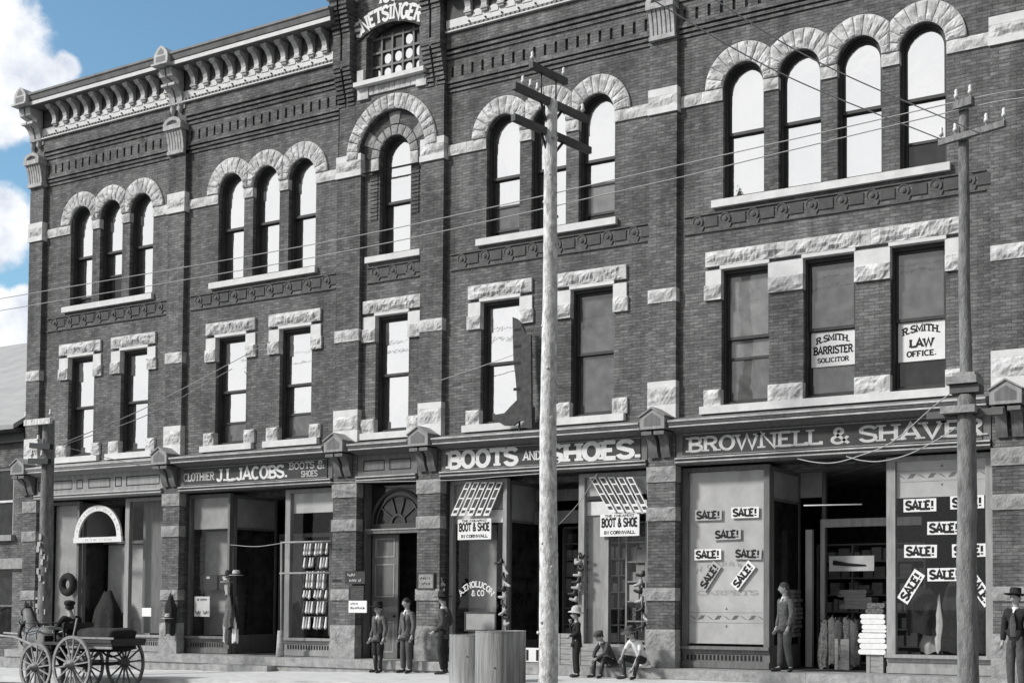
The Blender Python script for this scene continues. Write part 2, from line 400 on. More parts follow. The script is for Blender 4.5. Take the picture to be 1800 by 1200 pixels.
# ------------------------------------------------------------------ slab-serif lettering
def arcp(cx, cz, rx, rz, a0, a1, n=12):
    return [(cx + rx * math.cos(R(a0 + (a1 - a0) * i / n)), cz + rz * math.sin(R(a0 + (a1 - a0) * i / n))) for i in range(n + 1)]
SS = [(.66, .80)] + arcp(.37, .73, .30, .23, 20, 180, 9)[1:] + [(.10, .62), (.36, .50), (.62, .40)] + arcp(.37, .26, .30, .22, 20, -160, 9)[1:] + [(.07, .24)]
FONT = {
 'A': (.86, [[(.06, 0), (.43, 1), (.80, 0)], [(.18, .33), (.68, .33)]], [(.06, 0), (.80, 0)]),
 'B': (.78, [[(.14, 0), (.14, 1)], [(.14, .96)] + arcp(.42, .755, .24, .205, 90, -90, 8) + [(.14, .55)], [(.14, .49)] + arcp(.44, .265, .28, .225, 90, -90, 8) + [(.14, .04)]], [(.10, 0), (.10, 1)]),
 'C': (.80, [arcp(.42, .5, .33, .46, 45, 315, 18)], []),
 'D': (.82, [[(.14, 0), (.14, 1)], [(.14, .96), (.36, .96)] + arcp(.36, .5, .36, .46, 90, -90, 12)[1:] + [(.14, .04)]], [(.10, 0), (.10, 1)]),
 'E': (.74, [[(.14, 0), (.14, 1)], [(.14, .95), (.66, .95)], [(.14, .51), (.52, .51)], [(.14, .05), (.68, .05)]], [(.10, 0), (.10, 1)]),
 'F': (.70, [[(.14, 0), (.14, 1)], [(.14, .95), (.66, .95)], [(.14, .5), (.52, .5)]], [(.14, 0), (.10, 1)]),
 'G': (.84, [arcp(.42, .5, .33, .46, 48, 345, 18), [(.52, .42), (.76, .42), (.76, .08)]], []),
 'H': (.90, [[(.15, 0), (.15, 1)], [(.75, 0), (.75, 1)], [(.15, .5), (.75, .5)]], [(.15, 0), (.15, 1), (.75, 0), (.75, 1)]),
 'I': (.42, [[(.21, 0), (.21, 1)]], [(.21, 0), (.21, 1)]),
 'J': (.60, [[(.44, 1), (.44, .24)] + arcp(.25, .24, .19, .20, 0, -180, 8)[1:]], [(.42, 1)]),
 'L': (.70, [[(.15, 0), (.15, 1)], [(.15, .05), (.66, .05), (.66, .2)]], [(.12, 0), (.15, 1)]),
 'M': (1.0, [[(.12, 0), (.12, 1), (.5, .2), (.88, 1), (.88, 0)]], [(.12, 0), (.88, 0)]),
 'N': (.90, [[(.14, 0), (.14, 1), (.76, 0), (.76, 1)]], [(.14, 0), (.12, 1), (.76, 1)]),
 'O': (.84, [arcp(.42, .5, .33, .46, 0, 360, 24)], []),
 'P': (.74, [[(.14, 0), (.14, 1)], [(.14, .96)] + arcp(.42, .735, .25, .225, 90, -90, 8) + [(.14, .51)]], [(.14, 0), (.10, 1)]),
 'R': (.82, [[(.14, 0), (.14, 1)], [(.14, .96)] + arcp(.42, .735, .25, .225, 90, -90, 8) + [(.14, .51)], [(.42, .5), (.72, 0)]], [(.14, 0), (.10, 1), (.74, 0)]),
 'S': (.74, [SS], []),
 'T': (.80, [[(.40, 0), (.40, 1)], [(.08, .80), (.08, .95), (.72, .95), (.72, .80)]], [(.40, 0)]),
 'U': (.88, [[(.14, 1), (.14, .3)] + arcp(.43, .3, .29, .26, 180, 360, 10)[1:] + [(.72, 1)]], [(.14, 1), (.72, 1)]),
 'V': (.84, [[(.06, 1), (.42, 0), (.78, 1)]], [(.06, 1), (.78, 1)]),
 'W': (1.16, [[(.06, 1), (.32, 0), (.58, .95), (.84, 0), (1.10, 1)]], [(.06, 1), (1.10, 1)]),
 'Y': (.80, [[(.06, 1), (.40, .48), (.74, 1)], [(.40, .48), (.40, 0)]], [(.06, 1), (.74, 1), (.40, 0)]),
 '&': (.90, [[(.84, 0), (.28, .62)] + arcp(.40, .76, .17, .20, 200, -20, 9) + [(.14, .36)] + arcp(.36, .24, .25, .21, 150, 330, 9) + [(.80, .46)]], []),
 '.': (.34, [[(.17, 0), (.17, .17)]], []),
 ',': (.34, [[(.17, .10), (.10, -.12)]], []),
 '!': (.40, [[(.20, .32), (.20, 1)], [(.20, 0), (.20, .17)]], []),
 '1': (.48, [[(.10, .84), (.24, .96), (.24, 0)]], [(.24, 0)]),
 '8': (.78, [arcp(.39, .74, .24, .22, 0, 360, 18), arcp(.39, .27, .29, .24, 0, 360, 18)], []),
 '6': (.78, [[(.62, .88)] + arcp(.42, .5, .34, .46, 70, 180, 10) + arcp(.40, .28, .30, .25, 180, 540, 16)[1:]], []),
 '/': (.6, [], []), ' ': (.42, [], []),
}
def strip(mb, pts, t, fmap, y, mi=0):
    closed = (abs(pts[0][0] - pts[-1][0]) < 1e-6 and abs(pts[0][1] - pts[-1][1]) < 1e-6)
    P = [Vector(p) for p in pts]; n = len(P); vs = []
    for i in range(n):
        if closed:
            a = P[i - 1] if i > 0 else P[-2]; b = P[(i + 1) % n] if i < n - 1 else P[1]
        else: a = P[max(i - 1, 0)]; b = P[min(i + 1, n - 1)]
        d1 = (P[i] - a); d2 = (b - P[i])
        if d1.length < 1e-9: d1 = d2
        if d2.length < 1e-9: d2 = d1
        d1.normalize(); d2.normalize(); d = d1 + d2
        if d.length < 1e-6: d = d1.copy()
        d.normalize(); nrm = Vector((-d.y, d.x)); k = min(1.9, 1 / max(.35, nrm.dot(Vector((-d1.y, d1.x)))))
        for sgn in (1, -1):
            q = P[i] + nrm * (sgn * t / 2 * k); w = fmap(q.x, q.y); vs.append((w[0], y, w[1]))
    mb.add(vs, [(2 * i, 2 * i + 1, 2 * i + 3, 2 * i + 2) for i in range(n - 1)], mi=mi)
def worn(mb, fmap, n, y):
    rs = random.Random(n)
    for k in range(n):
        u = (k + .5) / n
        if rs.random() < .16: continue
        for q in range(2):
            a = u + rs.uniform(-.3, .3) / n; b = a + rs.uniform(-.25, .25) / n; c0, c1 = rs.uniform(0, .35), rs.uniform(.55, 1)
            strip(mb, [(a, c0), (b, c1)], .35 / n, fmap, y - .0006 * (q + 1))
def advance(s): return sum(FONT[c][0] for c in s)
def letters(mb, s, fmap, y, t=.17, serif=True, mi=0, sw=.17):
    """fmap takes (u along the text 0..1, v height 0..1)"""
    tot = advance(s); x = 0.0
    for c in s:
        w, strokes, ser = FONT[c]
        f = lambda a, b, x=x: fmap((x + a) / tot, b)
        for k, st in enumerate(strokes): strip(mb, st, t, f, y - .0006 * (k + 1), mi)
        if serif:
            for q, (a, b) in enumerate(ser):
                zz = t * .3 if b < .5 else 1 - t * .3
                strip(mb, [(a - sw, zz), (a + sw, zz)], t * .6, f, y - .003 - .0005 * q, mi)
        x += w
def flat_text(mb, s, x0, x1, z0, z1, y, **k):
    letters(mb, s, lambda u, v: (x0 + (x1 - x0) * u, z0 + (z1 - z0) * v), y, **k)

# ------------------------------------------------------------------ ground
def walk_z(x):
    pts = [(-60, -.55), (-34, -.24), (-27, -.12), (-18, .05), (-15, .09), (30, .10)]
    for (a, za), (b, zb) in zip(pts, pts[1:]):
        if x <= b: return za + (zb - za) * (x - a) / (b - a)
    return .10
ROADZ = -.33
mb = MB(); mb.add([(-400, -300, ROADZ), (400, -300, ROADZ), (400, 300, ROADZ - .02), (-400, 300, ROADZ - .02)], [(0, 1, 2, 3)])
tag(mb.build('street', 'street'), kind='structure')
mb = MB(); xs = [-60, -45, -34, -30, -27, -24, -21, -18, -16.5, -15, -10, 0, 12, 30]
vs = []
for x in xs: vs += [(x, 1.0, walk_z(x)), (x, -3.3, walk_z(x) - .02), (x, -3.3, walk_z(x) - .16), (x, -3.22, walk_z(x) - .16), (x, -3.22, ROADZ - .2)]
mb.add(vs, [(5 * i + k, 5 * i + 5 + k, 5 * i + 6 + k, 5 * i + 1 + k) for i in range(len(xs) - 1) for k in range(4)])
tag(mb.build('sidewalk', 'walk'), kind='structure')

# ------------------------------------------------------------------ the brick block
B = empty('commercial_block', (-19, 0, 0))
tag(B, 'long three storey brick block with pale stone arches, bracketed cornice and shop fronts', 'building')
PY = -.12                                     # pier front plane
PIERS = [(-32.46, -31.90), (-26.88, -26.28), (-21.12, -20.40), (-18.60, -17.96), (-12.66, -12.03), (-5.67, -5.00)]
BAYS = [(-31.90, -26.88), (-26.28, -21.12), (-20.40, -18.60), (-17.96, -12.66), (-12.03, -5.67), (-5.00, .3)]
ZS, RI, RO = 11.68, .445, .83
ARCH = {0: [-30.42, -29.23, -28.04], 1: [-24.75, -23.55, -22.36], 3: [-16.42, -15.22, -14.01], 4: [-10.60, -9.40, -8.18, -6.95], 5: [-3.6, -2.4, -1.2]}
RECT = {0: [(-30.84, -29.80), (-28.74, -27.68)], 1: [(-25.20, -24.14), (-23.02, -21.98)], 2: [(-19.99, -19.01)],
        3: [(-16.98, -15.92), (-14.62, -13.56)], 4: [(-11.07, -10.04), (-9.32, -8.27), (-7.58, -6.53)], 5: [(-4.0, -3.0), (-2.0, -1.0)]}
Z2A, Z2B, Z3A = 5.41, 8.11, 9.46
REV = .32

def wall_with_openings(mb, x0, x1, z0, z1, y, rects, depth):
    """flat wall at y with rectangular holes (a,b,c,d) and their reveals going back by depth"""
    xs = sorted({x0, x1} | {r[0] for r in rects} | {r[1] for r in rects}); zs = sorted({z0, z1} | {r[2] for r in rects} | {r[3] for r in rects})
    for i in range(len(xs) - 1):
        for j in range(len(zs) - 1):
            cx, cz = (xs[i] + xs[i + 1]) / 2, (zs[j] + zs[j + 1]) / 2
            if any(r[0] < cx < r[1] and r[2] < cz < r[3] for r in rects): continue
            mb.add([(xs[i], y, zs[j]), (xs[i + 1], y, zs[j]), (xs[i + 1], y, zs[j + 1]), (xs[i], y, zs[j + 1])], [(0, 1, 2, 3)])
    for r in rects:
        a, b, c, d = r[:4]; top = len(r) < 5
        vs = [(a, y, c), (b, y, c), (b, y, d), (a, y, d)]; vb = [(p, y + depth, q) for p, _, q in vs]
        mb.add(vs + vb, [(0, 1, 5, 4), (1, 2, 6, 5), (3, 0, 4, 7)] + ([(2, 3, 7, 6)] if top else []))
def arch_head(mb, xc, r, zs, y, depth, n=16):
    pts = [(xc + r * math.cos(math.pi * i / n), zs + r * math.sin(math.pi * i / n)) for i in range(n + 1)]
    zt = zs + r + .002
    for (a, b), (c, d) in zip(pts, pts[1:]):
        mb.add([(a, y, b), (c, y, d), (c, y, zt), (a, y, zt)], [(0, 1, 2, 3)])
        mb.add([(a, y, b), (c, y, d), (c, y + depth, d), (a, y + depth, b)], [(0, 1, 2, 3)])
wall = MB()
for bi, (x0, x1) in enumerate(BAYS):
    rects = []
    if bi != 2:
        for c in ARCH[bi]: rects.append((c - RI, c + RI, Z3A, ZS + RI + .002, 1))
    for a, b in RECT[bi]: rects.append((a, b, Z2A, Z2B))
    if bi == 2: rects += [(-19.47 - .46, -19.47 + .46, Z3A, 11.72 + .462, 1), (-20.28, -18.70, 13.56, 15.0, 1)]
    wall_with_openings(wall, x0 - .08, x1 + .08, 4.3, 15.2, 0.0, rects, REV)
    if bi == 2: arch_head(wall, -19.47, .46, 11.72, 0.0, REV)
    else:
        for c in ARCH[bi]: arch_head(wall, c, RI, ZS, 0.0, REV)
wall.box(-32.6, .6, .75, 14, 4.2, 15.2)       # body of the block behind the street front
wall.box(-32.45, -32.1, -.02, 14, -.6, 15.2); wall.box(.3, .6, .0, 14, -.6, 15.2)
wallo = wall.build('brick_wall', 'brick', B)
mb = MB()
for a, b in RECT[4] + RECT[0] + RECT[1] + RECT[3] + RECT[2]: pass

# piers with their stone bands
def console(mb, xc, w, z0, z1, yb, proj, n=14):
    """S-shaped bracket"""
    prof = []
    for i in range(n + 1):
        t = i / n; z = z0 + (z1 - z0) * t
        p = proj * (.12 + .88 * (t ** 1.7)) + .05 * math.sin(t * math.pi * 2.0) * proj * 2.0
        prof.append((yb - p, z))
    mb.profile(prof + [(yb, z1), (yb, z0)], xc - w / 2, xc + w / 2)
for pi, (x0, x1) in enumerate(PIERS):
    top = 14.1 if pi not in (2, 3) else 11.41
    p = MB(); p.box(x0, x1, PY, .05, .60, top)
    if pi in (2, 3): pass
    po = p.build('pier', 'brick', B)
    g = MB()
    for za, zb in ((3.96, 4.27), (3.19, 3.46), (1.61, 1.86), (.63, 1.04)):
        g.rockbox(x0 - .02, x1 + .02, za, zb, PY - .025, .06, .03)
    g.build_each('stone_band', 'stone_grey', po)
    g = MB(); g.box(x0 - .03, x1 + .03, PY - .04, .06, .27, .628); g.build('base_stone', 'stone_grey', po)
    g = MB(); g.rockbox(x0 - .012, x1 + .012, 7.55, 7.82, PY - .02, .04, .04); g.build('stone_band', 'stone', po)
    g = MB(); g.box(x0 - .012, x1 + .012, PY - .02, .04, 5.22, 5.50); g.box(x0 - .012, x1 + .012, PY - .02, .04, 5.84, 5.97)
    g.build_each('smooth_stone', 'stone_smooth', po)
    g = MB(); g.rockbox(x0 - .012, x1 + .012, 5.503, 5.838, PY - .02, .04, .045); g.build('stone_band', 'stone', po)
    g = MB(); g.rockbox(x0 - .02, x1 + .02, 11.505, 11.72, PY - .03, .04, .045); g.build('stone_band', 'stone', po)
    g = MB(); g.box(x0 - .02, x1 + .02, PY - .03, .04, 11.725, 11.88); g.box(x0 - .03, x1 + .03, PY - .04, .04, 11.37, 11.50)
    g.build_each('smooth_stone', 'stone_smooth', po)
    if pi not in (2, 3):
        xc = (x0 + x1) / 2
        # fluted stone capital with an arched top
        c = MB()
        for k in range(6):
            xx = xc - .25 + .10 * k
            prof = [(PY - .01, 12.95), (PY - .06, 12.95), (PY - .07, 13.1), (PY - .10, 13.28), (PY - .15, 13.45), (PY - .01, 13.45)]
            c.profile(prof, xx - .036, xx + .036)
        c.box(xc - .30, xc + .30, PY - .08, .03, 12.86, 12.95); c.box(xc - .29, xc + .29, PY - .012, .03, 12.95, 13.45)
        c.box(xc - .32, xc + .32, PY - .19, .03, 13.45, 13.57)
        arc = [(xc + .33 * math.cos(math.pi * i / 12), 13.572 + .19 * math.sin(math.pi * i / 12)) for i in range(13)]
        arc2 = [(xc + .20 * math.cos(math.pi * i / 12), 13.572 + .11 * math.sin(math.pi * i / 12)) for i in range(13)]
        for i in range(12): c.prism([arc[i], arc[i + 1], arc2[i + 1], arc2[i]], PY - .19, .02)
        c.prism(arc2, PY - .12, .02)
        c.build('capital', 'stone_light', po)
    # storefront console pair and gabled block
    xc = (x0 + x1) / 2; c = MB()
    for dx in (-.14, .14):
        console(c, xc + dx, .20, 4.44, 4.93, PY - .02, .30)
        c.box(xc + dx - .115, xc + dx + .115, PY - .36, PY - .02, 4.86, 4.93)
    c.build_each('console', 'wood_mid', po)
    c = MB(); w = .28
    c.prism([(xc - w, 4.97), (xc + w, 4.97), (xc + w, 5.20), (xc, 5.37), (xc - w, 5.20)], -.50, -.10); gb = c.build('gabled_block', 'wood_pale', po)
    c = MB(); c.prism([(xc - .19, 5.03), (xc + .19, 5.03), (xc + .19, 5.17), (xc, 5.29), (xc - .19, 5.17)], -.504, -.50); c.build('gable_panel', 'wood_mid', gb)
    c = MB(); c.prism([(xc - w - .02, 5.205), (xc, 5.375), (xc + w + .02, 5.205), (xc + w + .02, 5.235), (xc, 5.41), (xc - w - .02, 5.235)], -.53, -.08); c.build('gable_roof', 'wood_pale', gb)

# stone belt at the spring of the arches
g = MB()
def belt(x0, x1):
    n = max(1, round((x1 - x0) / .62)); w = (x1 - x0) / n
    for k in range(n): g.rockbox(x0 + k * w + .004, x0 + (k + 1) * w - .004, 11.44, ZS - .004, -.03, .05, .03)
for bi, (x0, x1) in enumerate(BAYS):
    if bi == 2: continue
    A_ = ARCH[bi]
    belt(x0 + .03, A_[0] - RI - .002); belt(A_[-1] + RI + .002, x1 - .03)
    for a, b in zip(A_, A_[1:]):                 # impost stones on the mullion piers
        g.rockbox(a + RI - .005, b - RI + .005, 11.44, ZS - .004, -.03, .09, .03)
g.build_each('belt_course', 'stone', B)

# rock-faced arches
def stone_arch(name, mat, cxs, zs, ri, ro, yf, yb, nst, bulge=.045, clamp=True, gap=.006):
    for ci, c in enumerate(cxs):
        m_ = MB()
        for k in range(nst):
            a0, a1 = math.pi * k / nst + gap, math.pi * (k + 1) / nst - gap
            right = ci < len(cxs) - 1; left = ci > 0
            hr = (cxs[ci + 1] - c) / 2 - .003 if right else 9; hl = (c - cxs[ci - 1]) / 2 - .003 if left else 9
            def fn(u, v):
                a = a0 + (a1 - a0) * u; co = math.cos(a); r1 = ro
                if clamp and co > 0: r1 = min(r1, hr / max(co, 1e-4))
                if clamp and co < 0: r1 = min(r1, hl / max(-co, 1e-4))
                r = ri + (r1 - ri) * v
                return (c + r * co, zs + r * math.sin(a))
            m_.rock(fn, 5, 7, yf, yb, bulge, .12, random.uniform(0, 60), True)
        m_.build(name, mat, B)
for bi in ARCH: stone_arch('stone_arch', 'stone', ARCH[bi], ZS, RI, RO, -.045, .04, 11)

# sills, lintels, windows
def arch_poly(xc, r, z0, zs, n=14):
    return [(xc - r, z0), (xc + r, z0)] + [(xc + r * math.cos(math.pi * i / n), zs + r * math.sin(math.pi * i / n)) for i in range(n + 1)]
def flat(mb, poly, y): mb.add([(x, y, z) for x, z in poly], [tuple(range(len(poly)))])
GL = {'W': 'glass_sky', 'G': 'glass_grey', 'D': 'glass_dark', 'S': 'glass_shade'}
def window(x0, x1, z0, z1, zm, upper, lower, arched=False, zs=None):
    """sash window: box frame and sashes, panes; lower is a list of (from, to, pane kind) of the lower sash height"""
    f = MB(); bw = .048; sw = .042; xc = (x0 + x1) / 2; ya, yb_ = .10, .30
    r = (x1 - x0) / 2
    f.box(x0, x0 + bw, ya, yb_, z0, zs if arched else z1); f.box(x1 - bw, x1, ya, yb_, z0, zs if arched else z1)
    f.box(x0 + bw, x1 - bw, ya, yb_, z0, z0 + .07)
    if arched:
        n = 14
        for i in range(n):
            q = [(xc + rr * math.cos(math.pi * k / n), zs + rr * math.sin(math.pi * k / n)) for rr, k in ((r, i), (r, i + 1), (r - bw, i + 1), (r - bw, i))]
            f.prism(q, ya, yb_)
            q = [(xc + rr * math.cos(math.pi * k / n), zs + rr * math.sin(math.pi * k / n)) for rr, k in ((r - bw, i), (r - bw, i + 1), (r - bw - sw, i + 1), (r - bw - sw, i))]
            f.prism(q, .16, .20)
        f.box(x0 + bw, x0 + bw + sw, .16, .20, zm, zs); f.box(x1 - bw - sw, x1 - bw, .16, .20, zm, zs)
    else:
        f.box(x0 + bw, x1 - bw, ya, yb_, z1 - .10, z1)
        f.box(x0 + bw, x0 + bw + sw, .16, .20, zm, z1 - .10); f.box(x1 - bw - sw, x1 - bw, .16, .20, zm, z1 - .10)
        f.box(x0 + bw + sw, x1 - bw - sw, .16, .20, z1 - .15, z1 - .10)
    f.box(x0 + bw, x1 - bw, .155, .25, zm - .03, zm + .03)
    f.box(x0 + bw, x0 + bw + sw, .205, .25, z0 + .07, zm - .03); f.box(x1 - bw - sw, x1 - bw, .205, .25, z0 + .07, zm - .03)
    zl0, zl1 = z0 + .07, zm - .03
    for a, b, k in lower:
        if a > 0: f.box(x0 + bw + sw, x1 - bw - sw, .205, .25, zl0 + (zl1 - zl0) * a - .025, zl0 + (zl1 - zl0) * a + .025)
    f.box(x0 + bw + sw, x1 - bw - sw, .205, .25, zl0, zl0 + .05)
    fo = f.build('window', 'wood_frame', B)
    p = MB(); a, b = x0 + bw + sw - .01, x1 - bw - sw + .01
    if arched: flat(p, arch_poly(xc, r - bw - sw + .01, zm + .03, zs), .185)
    else: flat(p, [(a, zm + .03), (b, zm + .03), (b, z1 - .15), (a, z1 - .15)], .185)
    p.build('upper_pane', GL[upper], fo)
    for u, v, k in lower:
        p = MB(); flat(p, [(a, zl0 + .02 + (zl1 - zl0 - .02) * u), (b, zl0 + .02 + (zl1 - zl0 - .02) * u), (b, zl0 + (zl1 - zl0) * v), (a, zl0 + (zl1 - zl0) * v)], .232)
        p.build('lower_pane', GL[k], fo)
    return fo
full = [(0, 1, 'W')]
aspec = {(0, 0): [(0, .15, 'D'), (.15, 1, 'W')], (0, 1): [(0, .52, 'D'), (.52, 1, 'W')], (3, 0): [(0, .1, 'D'), (.1, .52, 'G'), (.52, 1, 'W')],
         (3, 2): [(0, .12, 'D'), (.12, .62, 'S'), (.62, 1, 'W')], (4, 3): [(0, .38, 'D'), (.38, 1, 'W')]}  # where a sash is raised, a dark pane paints the unlit opening
for bi in ARCH:
    for k, c in enumerate(ARCH[bi]):
        window(c - RI, c + RI, Z3A, ZS + RI, 10.79, 'W', aspec.get((bi, k), full), True, ZS)
window(-19.93, -19.01, Z3A, 11.72 + .46, 10.70, 'W', full, True, 11.72)
rspec = {(1, 0): ('W', [(0, .40, 'G'), (.40, 1, 'W')]), (1, 1): ('W', [(0, .46, 'G'), (.46, 1, 'W')]), (3, 1): ('G', [(0, 1, 'G')]),
         (4, 0): ('S', [(0, .70, 'G'), (.70, 1, 'S')]), (4, 1): ('G', [(0, 1, 'G')]), (4, 2): ('G', [(0, 1, 'D')])}
for bi in RECT:
    for k, (a, b) in enumerate(RECT[bi]):
        u, lo = rspec.get((bi, k), ('W', full))
        window(a, b, Z2A, Z2B, 6.74, u, lo)
sills = MB()
def sill(x0, x1, z0, z1, pr=.09): sills.box(x0, x1, -pr, .12, z0, z1)
for bi in ARCH: sill(ARCH[bi][0] - RI - .22, ARCH[bi][-1] + RI + .08, 9.31, 9.455)
sill(-20.28, -18.66, 9.32, 9.457)
lint = MB(); sm = MB(); rk = MB()
SPANS = {0: [(-31.2, -29.5), (-29.09, -27.38)], 1: [(-25.53, -23.82), (-23.36, -21.67)], 2: [(-20.36, -18.64)], 3: [(-17.31, -15.60), (-14.97, -13.24)], 4: [(-11.41, -6.22)], 5: [(-4.35, -2.65), (-2.35, -.65)]}
for bi in SPANS:
    for (a, b) in SPANS[bi]:
        inner = [r for r in RECT[bi] if a < r[0] < b]
        n = 1 if b - a < 3 else 3
        for k in range(n):
            q0, q1 = a + (b - a) * k / n + .003, a + (b - a) * (k + 1) / n - .003
            lint.rockbox(q0, q1, 8.16, 8.45, -.055, .05, .075)
        for r in inner: sm.box(r[0] - .02, r[1] + .02, -.05, REV - .02, 8.085, 8.157)
        sill(a - .10, b - .02, 5.255, 5.405, .10)
        edges = [a] + [v for r in inner for v in r] + [b]
        for e0, e1 in zip(edges[0::2], edges[1::2]):
            if e1 - e0 < .1: continue
            j0, j1 = e0 - (0 if e0 == a else .005), e1 + (0 if e1 == b else .005)
            sm.box(j0, j1, -.04, .09, 7.80, 8.083)
            if e1 - e0 > .7: pass
            rk.rockbox(j0 - (.03 if e0 == a else 0), j1 + (.03 if e1 == b else 0), 7.50, 7.797, -.05, .09, .055)
            rk.rockbox(j0 - (.03 if e0 == a else 0), j1 + (.03 if e1 == b else 0), 5.41, 5.73, -.05, .09, .055)
sills.build_each('sill', 'stone_smooth', B); lint.build_each('lintel', 'stone', B); sm.build_each('jamb_stone', 'stone_smooth', B); rk.build_each('jamb_stone', 'stone', B)

# terracotta frieze under the upper windows
for bi, (x0, x1) in enumerate(BAYS):
    t = MB()
    a, b = x0 + .12, x1 - .12; n = max(2, round((b - a) / .60)); w = (b - a) / n
    t.box(a, b, -.03, .02, 8.86, 8.885); t.box(a, b, -.03, .02, 9.21, 9.235)
    for k in range(n):
        c = a + w * (k + .5)
        t.lathe([(.125, 0), (.12, -.022), (.10, -.026), (.085, -.012), (.05, -.014), (.045, -.034), (.001, -.042)], (c, .0, 9.09), 16, 'y', False)
        t.prism([(c - .10, 8.89), (c + .10, 8.89), (c + .15, 8.99), (c - .15, 8.99)], -.022, .02)
        t.box(c + w / 2 - .14, c + w / 2 + .14, -.02, .02, 8.97, 9.17, mi=1)
    t.build('terracotta_band', ['terracotta', 'panel_dark'], B)

# corbelled brick bands, slots and upper courses
SL = [(-32.46 + .56, -26.88), (-26.28, -21.1), (-17.93, -12.66), (-12.03, -5.67), (-5.0, .3)]
for (a, b) in SL:
    cb = MB()
    for k, (z0, z1, p) in enumerate(((12.86, 12.915, .03), (12.955, 13.01, .05), (13.05, 13.105, .07))):
        cb.box(a, b, -p, .02, z0, z1)
    cb.box(a, b, -.06, .02, 13.105, 13.17); n = round((b - a) / .272); w = (b - a) / n
    for k in range(n):
        c = a + w * (k + .5)
        cb.box(a + w * k, c - .035, -.06, .02, 13.17, 13.41) if True else 0
        cb.box(c + .035, a + w * (k + 1), -.06, .02, 13.17, 13.41)
    cb.box(a, b, -.06, .02, 13.41, 13.58)
    for (z0, z1, p) in ((13.58, 13.64, .09), (13.685, 13.745, .11), (13.79, 13.85, .13)): cb.box(a, b, -p, .02, z0, z1)
    cb.box(a, b, -.05, .02, 13.64, 13.685); cb.box(a, b, -.06, .02, 13.745, 13.79); cb.box(a, b, -.125, .02, 13.85, 14.13)
    cb.build('corbel_band', 'brick', B)

# main cornice
def cornice(x0, x1, start, n):
    c = MB()
    c.profile([(0, 14.93), (-.50, 14.93), (-.52, 14.95), (-.52, 15.03), (-.50, 15.05), (-.54, 15.07), (-.57, 15.17), (-.60, 15.20), (-.60, 15.25), (0, 15.36)], x0, x1)
    co = c.build('cornice', 'metal_grey', B)
    c = MB(); c.box(x0, x1, -.535, -.523, 14.945, 15.04); c.build('drip_mould', 'fascia_white', co)
    c = MB()
    # scalloped white fascia under the brackets
    c.box(x0, x1, -.16, .0, 14.24, 14.42); c.box(x0, x1, -.19, 0, 14.135, 14.165)
    c.build('fascia', 'fascia_white', co)
    c = MB(); c.box(x0, x1, -.15, 0, 14.42, 14.93); c.build('frieze_panel', 'panel_dark', co); c = MB()  # deep shade between the brackets is put into this dark colour
    d = int((x1 - x0) / .12)
    for k in range(d): c.box(x0 + .12 * k + .02, x0 + .12 * k + .08, -.185, -.15, 14.175, 14.225)
    c.box(x0, x1, -.15, 0, 14.165, 14.24)
    c.build('dentil_band', 'metal_grey', co)
    for k in range(n):
        xc = start + .4445 * k
        b_ = MB(); prof = [(-.15, 14.40), (-.21, 14.41), (-.24, 14.50), (-.225, 14.58), (-.25, 14.68), (-.33, 14.79), (-.41, 14.83), (-.41, 14.925), (-.15, 14.925)]
        b_.profile(prof, xc - .075, xc + .075)
        b_.box(xc - .09, xc + .09, -.43, -.15, 14.86, 14.922)
        b_.box(xc - .10, xc + .10, -.24, -.15, 14.455, 14.495)
        bo = b_.build('cornice_bracket', 'metal_pale', co)
        b_ = MB(); b_.lathe([(.001, -.19), (.022, -.185), (.022, -.165)], (xc, 0, 14.28), 8, 'y', False); b_.build('bead', 'ink', bo)
        if k < n - 1 and abs(xc) < 99:
            a_ = MB()                                  # scallop drop between two brackets
            pts = [(xc + .10, 14.43)] + [(xc + .222 + .115 * math.cos(math.pi * (1 + i / 8)), 14.44 + .07 * math.sin(math.pi * (i / 8))) for i in range(9)] + [(xc + .345, 14.43)]
            a_.prism([(xc + .10, 14.36)] + pts + [(xc + .345, 14.36)], -.175, -.15); a_.build('scallop', 'fascia_white', bo)
    return co
C1 = cornice(-32.2, -26.7, -31.35, 11); C2 = cornice(-26.69, -21.0, -25.93, 11)
C3 = cornice(-17.9, -12.4, -17.25, 11); C4 = cornice(-12.39, .4, -11.65, 27)
for pi, parent in ((0, C1), (1, C2), (4, C4), (5, C4)):
    x0, x1 = PIERS[pi]; xc = (x0 + x1) / 2
    c = MB()
    for dx in (-.13, .13):
        prof = [(-.12, 14.10), (-.19, 14.12), (-.22, 14.3), (-.27, 14.42), (-.36, 14.5), (-.30, 14.53), (-.32, 14.66), (-.50, 14.72), (-.53, 14.92), (-.12, 14.92)]
        c.profile(prof, xc + dx - .10, xc + dx + .10)
        c.box(xc + dx - .11, xc + dx + .11, -.45, -.12, 14.50, 14.56)
        c.lathe([(.001, 13.88), (.05, 13.92), (.07, 14.0), (.05, 14.07), (.08, 14.10)], (xc + dx, -.17, 0), 8, 'z')
    c.box(xc - .27, xc + .27, -.15, 0, 14.0, 14.95)
    co = c.build('double_bracket', 'metal_pale', parent)
    c = MB(); c.box(xc - .25, xc + .25, -.66, -.10, 14.96, 15.20); c.box(xc - .29, xc + .29, -.71, -.08, 14.94, 14.99)
    pts = [(xc - .25, 15.20), (xc + .25, 15.20), (xc + .21, 15.28), (xc + .12, 15.38), (xc, 15.44), (xc - .12, 15.38), (xc - .21, 15.28)]
    c.prism(pts, -.66, .1)
    fo = c.build('finial', 'metal_pale', parent)
    c = MB(); c.box(xc - .17, xc + .17, -.664, -.65, 15.03, 15.17)
    c.prism([(xc - .12, 15.22), (xc + .12, 15.22), (xc + .09, 15.30), (xc, 15.38), (xc - .09, 15.30)], -.664, -.65); c.build('finial_panel', 'metal_grey', fo)

